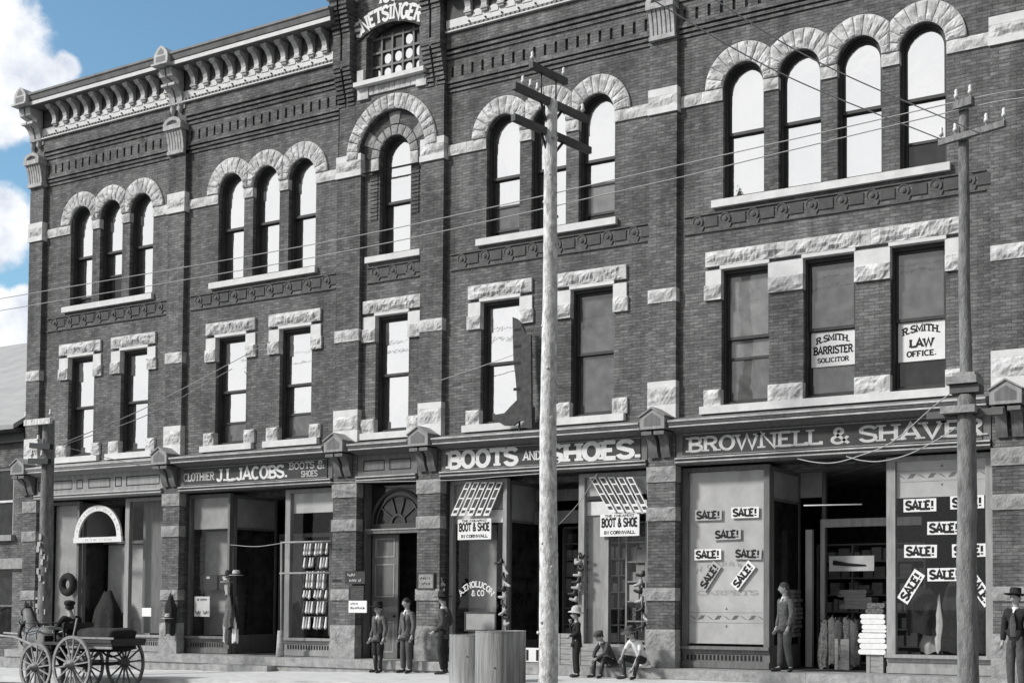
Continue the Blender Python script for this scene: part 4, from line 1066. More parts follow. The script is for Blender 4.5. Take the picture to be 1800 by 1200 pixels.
d = Vector((math.cos(R(16)), -math.sin(R(16)), 0)); c0 = Vector((rx_, POLEY - .12, 8.43))
crossarm(rp, c0 - d * .42, c0 + d * .70, .07, .09, ins=(.03, .25, .72, .98), mat='pole_grey')
c1 = Vector((rx_, POLEY - .1, 8.92)); crossarm(rp, c1 - d * .16, c1 + d * .16, ins=(.1, .85), mat='pole_grey')
# left pole
lx = -26.22
lp = empty('utility_pole', (lx, POLEY, ROADZ)); tag(lp, 'short grey pole with small pale crossarm beside the horse and wagon', 'utility pole')
s_ = shaft(lx, POLEY, ROADZ - .3, 5.62, .155, .12, seed=9); s_.build('pole_shaft', 'pole_grey', lp)
g = MB()
for k in range(26):                            # torn handbills on the trunk
    a = random.uniform(-2.6, -.2); z = random.uniform(.9, 3.0); r = .152
    g.box(lx + r * math.cos(a) - .05, lx + r * math.cos(a) + random.uniform(.0, .05), POLEY + r * math.sin(a) - .006, POLEY + r * math.sin(a), z, z + random.uniform(.04, .14))
g.build_each('torn_bill', 'paper_grey', lp)
crossarm(lp, (lx - .50, POLEY - .22, 5.56), (lx + .42, POLEY - .22, 5.56), .06, .13, ins=(.03, .97), mat='pole_pale')
crossarm(lp, (lx - .30, POLEY - .2, 5.05), (lx + .42, POLEY - .2, 4.98), .08, .12, ins=(.35,), mat='iron')
crossarm(lp, (lx - .34, POLEY - .2, 4.70), (lx + .36, POLEY - .2, 4.66), .08, .12, ins=(.62, .12), mat='iron')

# wires
def wire(label, pts, r=.011, sag=0.0):
    P = [Vector(p) for p in pts]; Q = []; r *= .85
    for k in range(len(P) - 1):
        a, b = P[k], P[k + 1]; p0 = P[k - 1] if k else a * 2 - b; p3 = P[k + 2] if k + 2 < len(P) else b * 2 - a; n = 14
        for i in range(n):
            t = i / n
            Q.append(.5 * ((2 * a) + (b - p0) * t + (2 * p0 - 5 * a + 4 * b - p3) * t * t + (3 * a - p0 - 3 * b + p3) * t ** 3))
    Q.append(P[-1])
    o = MB().tube(Q, r, 5).build('utility_wire', 'wire'); tag(o, label, 'wire', 'wires strung across the street front')
    return o
A1, A2 = at(1688, 178, POLEY - .1), at(1700, 190, POLEY - .1)
wire('upper of two long wires crossing the whole front below the arched windows', [at(1805, 157, -3.7), A1, at(1150, 300, POLEY), at(600, 420, POLEY), at(52, 516, POLEY), at(-40, 531, POLEY)])
wire('lower of two long wires crossing the whole front below the arched windows', [at(1805, 171, -3.7), A2, at(1341, 276, POLEY), at(1150, 322, POLEY), at(600, 443, POLEY), at(52, 537, POLEY), at(-40, 552, POLEY)])
wire('slanting wire from top of photo down to left insulator of right pole', [at(1080, -40, -9.0), at(1370, 128, -6.2), at(1654, 245, POLEY - .2)])
wire('slanting wire from top of photo down to right insulator of right pole', [at(1180, -50, -9.0), at(1430, 105, -6.2), at(1728, 237, POLEY - .3)])
wire('upper of two service wires rising from left pole to brick wall', [at(108, 780, POLEY - .2), at(263, 713, -2.0), at(480, 598, -.0)])
wire('lower of two service wires rising from left pole to brick wall', [at(108, 783, POLEY - .2), at(263, 727, -2.0), at(408, 648, -.0)])
wire('thin wire drooping from left pole across panelled bay cornice', [at(110, 784, POLEY - .2), at(190, 805, -2.0), at(285, 826, -.5)], .009)
wire('short wire rising from brick pier to boot shaped sign', [at(775, 668, -.14), at(857, 640, -.2), at(925, 615, -.3)], .009)
wire('drooping wire loop under left half of BROWNELL & SHAVER lettering', [at(1402, 806, -.3), at(1432, 812, -.9), at(1465, 813, -1.4), at(1504, 803, -1.9), at(1567, 777, -2.5), at(1640, 715, -3.2), at(1690, 676, POLEY - .1)])
wire('drooping wire loop under right half of BROWNELL & SHAVER lettering', [at(1488, 802, -.3), at(1515, 809, -.9), at(1550, 810, -1.4), at(1600, 797, -2.2), at(1660, 765, -3.0), at(1700, 738, POLEY - .1)])
wire('thin wire running under cornice from entrance to middle pole', [at(560, 848, -.3), at(780, 844, -1.0), at(880, 837, -2.2), at(950, 832, POLEY)], .009)
wire('slack wire hanging from boot shop cornice to the middle pole', [at(1050, 832, -.2), at(1020, 880, -1.2), at(982, 922, POLEY + .15)], .009)
wire('cord across doorway of clothier shop', [at(405, 957, .1), at(450, 960, .0), at(497, 954, -.3)], .009)

# ------------------------------------------------------------------ big boot sign
outl = [(512, 188), (545, 200), (580, 235), (600, 270), (625, 330), (672, 345), (676, 700), (678, 960), (682, 1165), (628, 1162), (622, 1105), (600, 1092), (560, 1105), (520, 1140), (440, 1140), (395, 1112), (345, 1085), (355, 1045), (440, 1030), (490, 975), (550, 915), (545, 800), (535, 690), (520, 570), (515, 400)]
pts = [at(800 + a / 5, 520 + b / 5, -.35) for a, b in outl]
bs = empty('boot_sign', (-15.9, -.3, 5.4)); tag(bs, 'giant dark boot shaped sign standing on window sill above BOOTS AND SHOES', 'shop sign')
g = MB(); g.prism([(p.x, p.z) for p in pts], -.38, -.33); g.build('boot', 'cloth_mid', bs)
g = MB()
for za in (6.0, 6.55, 6.9, 7.25):
    xx = [p for p in pts]; xl = min(p.x for p in pts if abs(p.z - za) < .6 and p.z > 5.9); g.box(xl + .06, pts[16].x - .04, -.384, -.379, za, za + .07) if False else g.box(-15.80, -15.62, -.384, -.379, za, za + .06)
g.build_each('painted_trim', 'ink', bs)
g = MB(); g.bar((-15.8, -.25, 7.0), (-15.75, .0, 7.0), .03, .03); g.bar((-15.8, -.25, 5.9), (-15.75, .0, 5.9), .03, .03); g.bar((-15.7, -.30, 5.0), (-15.7, -.30, 5.52), .03, .03); g.build('bracket', 'iron', bs)

# ------------------------------------------------------------------ signs and placards
def sale(label, cx, cz, w, h, rot, y, shade='paper'):
    o = empty('sale_placard', (cx, y, cz)); tag(o, label, 'placard', 'SALE placards in the dry goods shop windows'); o.rotation_euler = (0, -R(rot + random.uniform(-2, 2)), 0)
    g = MB(); g.box(-w / 2, w / 2, 0, .012, -h / 2, h / 2); g.build('card', shade, o, local=True)
    g = MB(); letters(g, 'SALE!', lambda u, v: (-w * .43 + w * .86 * u, -h * .33 + h * .66 * v), -.001, t=.30, sw=.26); g.build('lettering', 'ink', o, local=True)
    return o
Y1 = GY - .02
for lab, cx, cz, rot, sh in (('dull SALE! placard upper left on the drawn blind', -11.45, 3.30, 0, 'paper_grey'), ('white SALE! placard upper right on the drawn blind', -10.64, 3.325, 1, 'paper'),
        ('single SALE! placard in middle of drawn blind', -11.03, 2.91, 1, 'paper_grey'), ('white SALE! placard lower left on the drawn blind', -11.46, 2.52, 0, 'paper'), ('dull SALE! placard lower right on the drawn blind', -10.58, 2.52, 0, 'paper_grey'),
        ('steeply tilted SALE! placard at lower left of drawn blind', -11.42, 2.09, 52, 'paper_grey'), ('steeply tilted SALE! placard at lower right of drawn blind', -10.68, 2.10, 50, 'paper')):
    sale(lab, cx, cz, .60, .215, rot, Y1, sh)
for lab, cx, cz, rot in (('SALE! placard top left in dark window beside right pole', -7.09, 3.345, 0), ('SALE! placard top row behind right pole', -6.21, 3.37, 0), ('SALE! placard second row just left of right pole', -6.64, 2.92, 0),
        ('SALE! placard third row left in dark window', -7.08, 2.51, 0), ('SALE! placard third row behind right pole', -6.18, 2.51, 0), ('SALE! placard fourth row just left of right pole', -6.64, 2.085, 0),
        ('SALE! placard leaning right at lower left of dark window', -7.26, 1.87, 58), ('SALE! placard leaning left at lower right behind pole', -5.99, 1.82, -55)):
    sale(lab, cx, cz, .62, .235, rot, Y1)
def curved(o, s_, x0, x1, z0, z1, y, rise, t=.2, ink='ink'):
    g = MB(); letters(g, s_, lambda u, v: (x0 + (x1 - x0) * u, z0 + (z1 - z0) * v + rise * math.sin(math.pi * u)), y, t=t, sw=.2); g.build('lettering', ink, o)
def board(name, label, cat, x0, x1, z0, z1, y, mat, lines, group=None, ink='ink', th=.02, frame=None):
    o = empty(name, ((x0 + x1) / 2, y, z0)); tag(o, label, cat, group)
    g = MB(); g.box(x0, x1, y, y + th, z0, z1); g.build('card', mat, o)
    g = MB()
    for s, u0, u1, v0, v1, t in lines:
        if s.isdigit():
            worn(g, lambda u, v: (x0 + (x1 - x0) * (u0 + (u1 - u0) * u), z0 + (z1 - z0) * (v0 + (v1 - v0) * v)), int(s), y - .001); continue
        flat_text(g, s, x0 + (x1 - x0) * u0, x0 + (x1 - x0) * u1, z0 + (z1 - z0) * v0, z0 + (z1 - z0) * v1, y - .001, t=t)
    if lines: g.build('lettering', ink, o)
    if frame:
        g = MB(); w = .035
        for q in ((x0 - w, x0, z0 - w, z1 + w), (x1, x1 + w, z0 - w, z1 + w), (x0, x1, z0 - w, z0), (x0, x1, z1, z1 + w)): g.box(q[0], q[1], y - .01, y + th, q[2], q[3])
        g.build('frame', frame, o)
    return o
bt = [('THE CHEAPEST', .12, .88, .86, .96, .2), ('BOOT & SHOE', .04, .96, .42, .80, .26), ('IN CORNWALL', .10, .90, .10, .24, .24)]
board('placard', 'white BOOT & SHOE placard in window left of middle pole', 'placard', -17.63, -16.72, 2.93, 3.38, .08, 'paper', bt)
board('placard', 'white BOOT & SHOE placard in window right of middle pole', 'placard', -13.92, -12.98, 2.92, 3.38, .08, 'paper', bt)
p0, p1 = at(1427, 582, .215), at(1503, 636, .215)
o = board('window_sign', 'white R. SMITH BARRISTER card in middle second floor window', 'window sign', -9.24, -8.35, 6.03, 6.69, .198, 'paper', [('BARRISTER', .05, .95, .36, .58, .24), ('SOLICITOR', .14, .86, .12, .25, .22)]); curved(o, 'R.SMITH.', -9.14, -8.45, 6.46, 6.58, .197, .06, .24)
o = board('window_sign', 'white R. SMITH LAW OFFICE card in rightmost second floor window', 'window sign', -7.50, -6.61, 5.98, 6.70, .198, 'paper', [('LAW', .24, .76, .36, .56, .28), ('OFFICE.', .18, .82, .12, .26, .24)]); curved(o, 'R.SMITH.', -7.42, -6.69, 6.46, 6.59, .197, .06, .24)
board('notice_board', 'small white notice board beside entrance near boy in black hat', 'notice board', -20.42, -19.88, 1.33, 1.60, -.30, 'paper', [('6', .08, .5, .64, .86, .2), ('11', .08, .92, .28, .50, .2)])
board('notice_board', 'ornate dark board on pier left of entrance doors', 'notice board', -20.60, -20.0, 1.98, 2.26, -.24, 'sign_dark', [('5', .1, .5, .6, .85, .2), ('9', .2, .9, .15, .42, .2)], ink='letter_grey')
board('notice_board', 'small dark board under ornate board left of entrance doors', 'notice board', -20.44, -20.06, 1.64, 1.90, -.24, 'cloth_mid', [], frame='wood_dark')
board('wall_plaque', 'carved grey plaque on pier right of entrance doors', 'plaque', -18.52, -18.10, 1.88, 2.19, -.16, 'stone_grey', [('7', .1, .9, .58, .8, .2), ('6', .2, .8, .2, .42, .2)], frame='wood_dark')
board('framed_picture', 'framed grey picture leaning in boot shop window above drums', 'picture', -17.33, -16.55, .98, 1.33, .02, 'blind_grey', [], frame='wood_dark')
board('paper_notice', 'square white paper pasted in window behind the wagon', 'notice', -27.99, -27.64, 1.19, 1.41, GY - .02, 'paper', [])
board('paper_notice', 'small white paper in window beside wagon driver', 'notice', -30.98, -30.72, 1.28, 1.50, GY - .02, 'paper', [])
board('poster', 'pale printed poster with dark rosette in clothier window', 'poster', -26.05, -25.50, 1.20, 1.70, GY - .02, 'blind_pale', [('5', .06, .42, .1, .3, .2), ('5', .55, .95, .1, .3, .2), ('8', .15, .85, .78, .92, .2)])
board('price_card', 'pale card with dark feather shape hung inside dry goods doorway', 'card', -9.40, -8.45, 2.20, 2.50, 1.45, 'paper_grey', [])
g = MB(); g.tube([(-9.3, 1.44, 2.37), (-9.0, 1.44, 2.33), (-8.62, 1.44, 2.31)], [.05, .03, .012], 8); tag(g.build('feather', 'ink'), 'dark feather fixed to pale card inside dry goods doorway', 'feather')
# boot box label strips hung in the boot shop
def strip_banner(label, a, b, y):
    a, b = at(*a, y), at(*b, y); o = empty('label_strip', b); tag(o, label, 'banner', 'slanting label strips in the boot shop windows')
    dx = Vector((.155, 0, 0)); A, Bv = a, b
    g = MB(); v = [Bv - dx * .5, Bv + dx * .5, A + dx * .5, A - dx * .5]
    g.add([(p.x, y, p.z) for p in v] + [(p.x, y + .015, p.z) for p in v], [(0, 1, 2, 3), (7, 6, 5, 4), (0, 4, 5, 1), (1, 5, 6, 2), (2, 6, 7, 3), (3, 7, 4, 0)]); g.build('card', 'paper', o)
    g = MB()
    for t0, t1 in ((.08, .17), (.24, .50), (.54, .78), (.82, .96)):
        p, q = Bv.lerp(A, t0), Bv.lerp(A, t1)
        g.add([(p.x - .05, y - .002, p.z), (p.x + .05, y - .002, p.z), (q.x + .05, y - .002, q.z), (q.x - .05, y - .002, q.z)], [(0, 1, 2, 3)])
    g.build('printed_label', 'wood_dark', o)
ORD = ['first', 'second', 'third', 'fourth', 'fifth']
for k in range(5):
    strip_banner('%s from left of five slanting label strips left of middle pole' % ORD[k], (824 + 13.6 * k, 847), (797 + 14.2 * k, 906), .0 + .02 * k)
    strip_banner('%s from left of five slanting label strips right of middle pole' % ORD[k], (1041 + 16.2 * k, 838), (1077 + 15 * k, 900), .10 - .02 * k)
# arched white sign in the left bay
o = empty('arched_sign', (-29.65, .1, 3.15)); tag(o, 'white half round sign frame over the door of left bay', 'shop sign')
g = MB(); n = 24; c_ = -29.66
for i in range(n):
    P_ = [(c_ + .93 * rr * math.cos(math.pi * k / n), 3.26 + .84 * rr * math.sin(math.pi * k / n)) for rr, k in ((1, i), (1, i + 1), (.82, i + 1), (.82, i))]
    g.prism(P_, .08, .13)
g.box(c_ - .96, c_ + .96, .075, .13, 3.12, 3.26); g.build('board', 'letter_white', o)
g = MB(); worn(g, lambda u, v: (c_ - .93 * (.86 + .09 * v) * math.cos(math.pi * (.06 + .88 * u)), 3.26 + .84 * (.86 + .09 * v) * math.sin(math.pi * (.06 + .88 * u))), 22, .078)
worn(g, lambda u, v: (c_ - .6 + 1.2 * u, 3.16 + .06 * v), 14, .073); g.build('lettering', 'letter_grey', o)

# ------------------------------------------------------------------ people, horse: skinned figures
def skin(verts, edges, sub=1):
    """tapered continuous surface grown round a skeleton; returns vertices and faces"""
    me = bpy.data.meshes.new('tmp'); bm = bmesh.new(); lay = bm.verts.layers.skin.verify(); bv = []
    for p, r in verts:
        v = bm.verts.new(p); v[lay].radius = r if isinstance(r, tuple) else (r, r); bv.append(v)
    for a, b in edges: bm.edges.new((bv[a], bv[b]))
    seen = set()
    adj = {i: [] for i in range(len(verts))}
    for a, b in edges: adj[a].append(b); adj[b].append(a)
    for i in range(len(verts)):
        if i in seen: continue
        bv[i][lay].use_root = True; st_ = [i]
        while st_:
            k = st_.pop()
            if k in seen: continue
            seen.add(k); st_ += adj[k]
    bm.to_mesh(me); bm.free()
    o = bpy.data.objects.new('tmp', me); COL.objects.link(o)
    m_ = o.modifiers.new('s', 'SKIN'); m_.use_smooth_shade = True; m_.branch_smoothing = .4
    s2 = o.modifiers.new('d', 'SUBSURF'); s2.levels = sub; s2.render_levels = sub
    dg = bpy.context.evaluated_depsgraph_get(); ev = o.evaluated_get(dg); r = ev.to_mesh()
    V_ = [tuple(v.co) for v in r.vertices]; F_ = [tuple(p.vertices) for p in r.polygons]
    ev.to_mesh_clear(); bpy.data.objects.remove(o); bpy.data.meshes.remove(me)
    return V_, F_
def chain(J, items, links):
    """items: name -> radius, links: list of name chains"""
    names = list(items); idx = {n_: i for i, n_ in enumerate(names)}
    vs = [(J[n_], items[n_]) for n_ in names]; ed = []
    for l_ in links:
        for a, b in zip(l_, l_[1:]): ed.append((idx[a], idx[b]))
    return vs, ed
BASE = {'pelvis': (0, 0, .52), 'waist': (0, .005, .60), 'chest': (0, -.004, .72), 'ribs': (0, 0, .66), 'collar': (0, .004, .805), 'neck': (0, -.002, .845), 'head': (0, -.014, .928)}
for s_, n_ in ((1, 'l'), (-1, 'r')):
    BASE.update({'hip' + n_: (.05 * s_, 0, .50), 'knee' + n_: (.056 * s_, -.012, .28), 'ankle' + n_: (.058 * s_, .012, .045), 'toe' + n_: (.072 * s_, -.085, .016), 'heel' + n_: (.058 * s_, .03, .02),
                 'sh' + n_: (.098 * s_, .004, .800), 'el' + n_: (.132 * s_, .022, .640), 'wr' + n_: (.138 * s_, -.018, .500)})
def hand(mb, wrist, d, side, k, curl=.5, mi=0):
    """palm, four unequal curled fingers and a thumb leaving the side of the palm"""
    w = Vector(wrist); d = Vector(d).normalized(); sd_ = Vector(side); sd_ = (sd_ - d * sd_.dot(d)).normalized(); pn = d.cross(sd_).normalized()
    L_ = .105 * k
    mb.tube([w - d * .02 * k, w + d * .02 * k, w + d * .05 * k], [.016 * k, .021 * k, .018 * k], 8, mi=mi)
    for i, (off, ln) in enumerate(((-.016, .046), (-.0055, .054), (.005, .050), (.015, .040))):
        b = w + d * .048 * k + sd_ * off * k; p = [b]; a = 0.0; q = b
        for s3 in range(3):
            a += curl * (.45 + .12 * i * .3); q = q + (d * math.cos(a) + pn * math.sin(a)) * ln * k / 3; p.append(q)
        mb.tube(p, [.0062 * k, .0058 * k, .0052 * k, .004 * k], 6, mi=mi)
    b = w + d * .016 * k - sd_ * .016 * k
    mb.tube([b, b - sd_ * .014 * k + d * .018 * k + pn * .006 * k, b - sd_ * .014 * k + d * .040 * k + pn * .016 * k], [.008 * k, .0072 * k, .005 * k], 6, mi=mi)
def head(mb, c, k, rz, tilt=0.0):
    """skull with brow, eye sockets, nose, lips, chin and ears; material 0 skin, 1 dark features"""
    rot = Matrix.Rotation(rz, 3, 'Z') @ Matrix.Rotation(tilt, 3, 'X'); n, m_ = 20, 16; vs = []; fs = []
    for j in range(m_ + 1):
        ph = math.pi * j / m_
        for i in range(n):
            th = 2 * math.pi * i / n; x, y, z = math.sin(ph) * math.sin(th), -math.sin(ph) * math.cos(th), math.cos(ph)
            X, Y, Z = x * .047, y * .058, z * .067
            if z < 0: X *= 1 + .28 * z; Y *= 1 + (.10 if y < 0 else .35) * z
            if y < -.5:
                Y -= .016 * math.exp(-((x / .16) ** 2 + ((z + .18) / .20) ** 2))       # nose
                Y += .008 * (math.exp(-(((abs(x) - .36) / .16) ** 2 + ((z - .05) / .13) ** 2)))  # sockets
                Y -= .005 * math.exp(-((x / .35) ** 2 + ((z + .50) / .07) ** 2))        # lips
                Y -= .006 * math.exp(-((x / .30) ** 2 + ((z + .80) / .12) ** 2))        # chin
            vs.append(rot @ Vector((X, Y, Z)) * k + Vector(c))
    for j in range(m_):
        for i in range(n): fs.append((j * n + i, j * n + (i + 1) % n, (j + 1) * n + (i + 1) % n, (j + 1) * n + i))
    mb.add(vs, fs, True)
    for s3 in (-1, 1):
        P_ = rot @ Vector((.018 * s3, -.0515, .004)) * k + Vector(c)
        mb.lathe([(.001, -.004 * k), (.006 * k, -.002 * k), (.006 * k, .002 * k), (.001, .004 * k)], P_, 8, 'z', mi=1)
        E_ = rot @ Vector((.047 * s3, .004, -.004)) * k + Vector(c)
        mb.lathe([(.001, -.016 * k), (.008 * k, -.010 * k), (.009 * k, .006 * k), (.001, .016 * k)], E_, 8, 'z')
    P_ = rot @ Vector((0, -.0535, -.034)) * k + Vector(c); d_ = rot @ Vector((1, 0, 0)) * .012 * k
    mb.tube([P_ - d_, P_, P_ + d_], [.0018 * k, .003 * k, .0018 * k], 6, mi=1)
    return rot
def figure(label, loc, rz, h, pose=None, top='cloth_dark', legs='cloth_dark', vest=None, hat=None, hatmat='cloth_dark', hrz=0.0, tilt=0.0, long_coat=False, hair='hair', group=None,
           shirt=True, bulk=1.0, bare_arms=False, kid=False, curl=.6, knickers=False, skirt_open=False):
    o = empty('person', loc, rz); tag(o, label, 'person', group)
    J = dict(BASE)
    if kid: J['head'] = (0, -.014, .915); J['neck'] = (0, -.002, .825); J['collar'] = (0, .004, .785)
    J.update(pose or {})
    J = {n_: Vector(p) * h for n_, p in J.items()}
    def I(d): return {n_: r * h * bulk for n_, r in d.items()}
    legl = [['pelvis', 'hipl', 'kneel', 'anklel', 'toel'], ['pelvis', 'hipr', 'kneer', 'ankler', 'toer']]
    arml = [['chest', 'shl', 'ell', 'wrl'], ['chest', 'shr', 'elr', 'wrr']]
    it = I({'pelvis': .062, 'waist': .058, 'ribs': .060, 'chest': .066, 'collar': .040, 'neck': .030, 'head': .034})
    for q in 'lr': it.update(I({'hip' + q: .050, 'knee' + q: .033, 'ankle' + q: .022, 'toe' + q: .016, 'sh' + q: .032, 'el' + q: .024, 'wr' + q: .016}))
    vs, ed = chain(J, it, [['pelvis', 'waist', 'ribs', 'chest', 'collar', 'neck', 'head']] + legl + arml)
    b_ = MB(); V_, F_ = skin(vs, ed); b_.add(V_, F_, True)
    hk = h * (1.10 if kid else 1.0); rot = head(b_, J['head'], hk, hrz, tilt)
    for q, s3 in (('l', 1), ('r', -1)):
        d = (J['wr' + q] - J['el' + q]).normalized(); hand(b_, J['wr' + q] + d * .012 * h, d + Vector((0, -.15, -.1)), (0, -1, 0) if abs(d.y) < .7 else (s3, 0, 0), h * .92, curl)
    bo = b_.build('body', ['skin', 'ink'], o, local=True)
    # trousers
    it = I({'pelvis': .072, 'waist': .066})
    for q in 'lr': it.update(I({'hip' + q: .062, 'knee' + q: .046 if not knickers else .050, 'ankle' + q: .036}))
    JJ = dict(J)
    if knickers:
        for q in 'lr': JJ['ankle' + q] = J['knee' + q].lerp(J['ankle' + q], .22)
    vs, ed = chain(JJ, it, [['waist', 'pelvis'], ['pelvis', 'hipl', 'kneel', 'anklel'], ['pelvis', 'hipr', 'kneer', 'ankler']])
    V_, F_ = skin(vs, ed); MB().add(V_, F_, True).build('trousers', legs, o, local=True)
    if knickers:
        g = MB()
        for q in 'lr': g.tube([J['knee' + q].lerp(J['ankle' + q], .1), J['ankle' + q]], [.036 * h, .026 * h], 10)
        g.build('stockings', 'leather', o, local=True)
    for q in 'lr':
        g = MB(); a, t_ = J['ankle' + q], J['toe' + q]; d = (t_ - a); d.z = 0; d = d.normalized() if d.length > 1e-4 else Vector((0, -1, 0)); hl = a - d * .022 * h; hl.z = a.z - .026 * h
        V_, F_ = skin([(a + Vector((0, 0, .03 * h)), .028 * h), (hl.lerp(a, .3), .030 * h), (a.lerp(t_, .55) - Vector((0, 0, .004 * h)), .026 * h), (t_ + d * .01 * h, .020 * h)], [(0, 1), (1, 2), (2, 3)])
        g.add(V_, F_, True); g.build('boot', 'leather', o, local=True)
    # coat or shirt
    it = I({'pelvis': .078, 'waist': .072, 'ribs': .074, 'chest': .080, 'collar': .046})
    low = J['pelvis'] + (J['pelvis'] - J['waist']).normalized() * .03 * h
    J['hem'] = low; it['hem'] = .080 * h * bulk
    for q in 'lr': it.update(I({'sh' + q: .044, 'el' + q: .034, 'wr' + q: .027}))
    if bare_arms:
        for q in 'lr': J['wr' + q] = J['sh' + q].lerp(J['el' + q], .9); J['el' + q] = J['sh' + q].lerp(J['el' + q], .6)
    if long_coat:
        for q in 'lr': J['tail' + q] = J['hip' + q].lerp(J['knee' + q], .30) + Vector((0, .006 * h, 0)); it['tail' + q] = .062 * h * bulk
    links = [['hem', 'pelvis', 'waist', 'ribs', 'chest', 'collar']] + arml
    if long_coat: links += [['hem', 'taill'], ['hem', 'tailr']]
    vs, ed = chain(J, it, links); V_, F_ = skin(vs, ed); co = MB().add(V_, F_, True).build('jacket' if vest or not bare_arms else 'shirt', top, o, local=True)
    ch, wa = J['chest'], J['waist']; fw = Vector((0, -1, 0))
    if vest:                                    # waistcoat and shirt front showing between the open coat fronts
        up = (ch - wa).normalized(); sx = Vector((1, 0, 0)); g = MB(); P_ = []
        for t, hw in ((-.45, .026), (0, .032), (.5, .034), (1.0, .026), (1.5, .010)):
            c = wa.lerp(ch, t) + fw * (.080 * h * bulk * (1.0 if t < .7 else 1.02 if t < 1.2 else .80)); P_.append((c, hw * h))
        vv = []
        for c, hw in P_: vv += [c - sx * hw + Vector((0, .006 * h, 0)), c - fw * 0 + fw * .006 * h, c + sx * hw + Vector((0, .006 * h, 0))]
        g.add(vv, [(3 * i + k, 3 * i + k + 1, 3 * i + 4 + k, 3 * i + 3 + k) for i in range(len(P_) - 1) for k in (0, 1)], True)
        g.build('waistcoat', vest, o, local=True)
    if shirt:
        c = J['neck'] - Vector((0, 0, .022 * h)); g = MB()
        g.lathe([(.036 * h, -.012 * h), (.040 * h, .0), (.037 * h, .014 * h)], c, 14)
        q0 = J['collar'].lerp(J['chest'], .10) + fw * .058 * h
        g.build('collar', 'cloth_white', o, local=True); g = MB()
        g.add([c + Vector((-.016 * h, -.036 * h, 0)), c + Vector((.016 * h, -.036 * h, 0)), J['chest'].lerp(J['collar'], .45) + fw * .083 * h], [(0, 1, 2)])
        g.build('shirt_front', 'cloth_white', o, local=True)
    H = J['head']; g = MB(); vs = []; fs = []; n, m_ = 20, 9
    for j in range(m_ + 1):
        ph = math.pi * .60 * j / m_
        for i in range(n):
            th = 2 * math.pi * i / n; back = .5 + .5 * math.cos(th); p2 = ph * (.62 + .5 * back)
            vs.append(rot @ Vector((math.sin(p2) * math.sin(th) * .0505, math.sin(p2) * math.cos(th) * .062, math.cos(p2) * .0715)) * hk + H)
    for j in range(m_):
        for i in range(n): fs.append((j * n + i, j * n + (i + 1) % n, (j + 1) * n + (i + 1) % n, (j + 1) * n + i))
    g.add(vs, fs, True); g.build('hair', hair, o, local=True)
    if hat:
        prof = {'felt': [(.112, -.004), (.110, .002), (.056, .004), (.056, .045), (.050, .066), (.030, .068), (.001, .062)],
                'cap': [(.058, -.01), (.064, .016), (.058, .036), (.034, .048), (.001, .050)],
                'bowler': [(.086, .010), (.084, .004), (.056, .0), (.058, .030), (.048, .060), (.026, .072), (.001, .076)],
                'helmet': [(.098, -.012), (.090, .0), (.060, .012), (.058, .05), (.040, .078), (.012, .090), (.001, .096)]}[hat]
        g = MB(); q = MB(); q.lathe(prof, (0, 0, 0), 22, sy=1.12)
        if hat == 'cap': q.add([(-.045, -.056, .004), (.045, -.056, .004), (.032, -.10, -.006), (-.032, -.10, -.006)], [(0, 1, 2, 3)])
        tl = Matrix.Rotation(R(-6), 3, 'X')
        g.add([rot @ (tl @ Vector(v) + Vector((0, .002, .034))) * hk + H for v in q.v], q.f, True)
        g.build('hat', hatmat, o, local=True)
    return o
BZ = lambda x: walk_z(x) - .004
figure('boy in black hat and open tweed jacket standing by notice board', (-19.27, -.56, BZ(-19.27)), R(-8), 1.53, {'kneel': (.062, -.02, .28), 'anklel': (.085, -.03, .045), 'toel': (.10, -.12, .016), 'ankler': (-.075, .02, .045), 'toer': (-.12, -.06, .016), 'wrl': (.15, -.03, .50), 'wrr': (-.15, -.02, .50)},
       top='cloth_tweed', legs='cloth_dark', vest='cloth_mid', hat='felt', hrz=R(20), tilt=R(6), kid=True, knickers=True)
figure('youth in light tweed jacket and white neckcloth before entrance doors', (-18.42, -.60, BZ(-18.42)), R(-14), 1.63, {'hipl': (.052, 0, .50), 'anklel': (.075, .0, .045), 'toel': (.10, -.09, .016), 'ankler': (-.075, .0, .045), 'toer': (-.10, -.09, .016), 'kneel': (.072, -.015, .28), 'kneer': (-.066, -.015, .28), 'ell': (.142, .01, .64), 'elr': (-.142, .01, .64)},
       top='cloth_tweed', legs='cloth_mid', vest='cloth_tweed', hrz=R(-4))
figure('man in dark suit and low hat turned sideways with clasped hands', (-17.28, -.76, BZ(-17.28)), R(-72), 1.70, {'ell': (.125, .055, .635), 'wrl': (.035, -.105, .53), 'elr': (-.125, .055, .635), 'wrr': (-.02, -.11, .525), 'anklel': (.05, .02, .045), 'toel': (.075, -.08, .016)},
       top='cloth_mid', legs='cloth_dark', hat='felt', hrz=R(-22), tilt=R(8), curl=.9)
figure('child in pale sun helmet and dark suit with hand raised to chin', (-13.93, -.72, BZ(-13.93)), R(-46), 1.36, {'elr': (-.12, -.05, .655), 'wrr': (-.025, -.085, .795), 'ell': (.13, .0, .65), 'wrl': (.02, -.105, .60), 'ankler': (-.05, .0, .045)},
       top='cloth_dark', legs='cloth_dark', hat='helmet', hatmat='straw', kid=True, shirt=True, hrz=R(-14), curl=1.1)
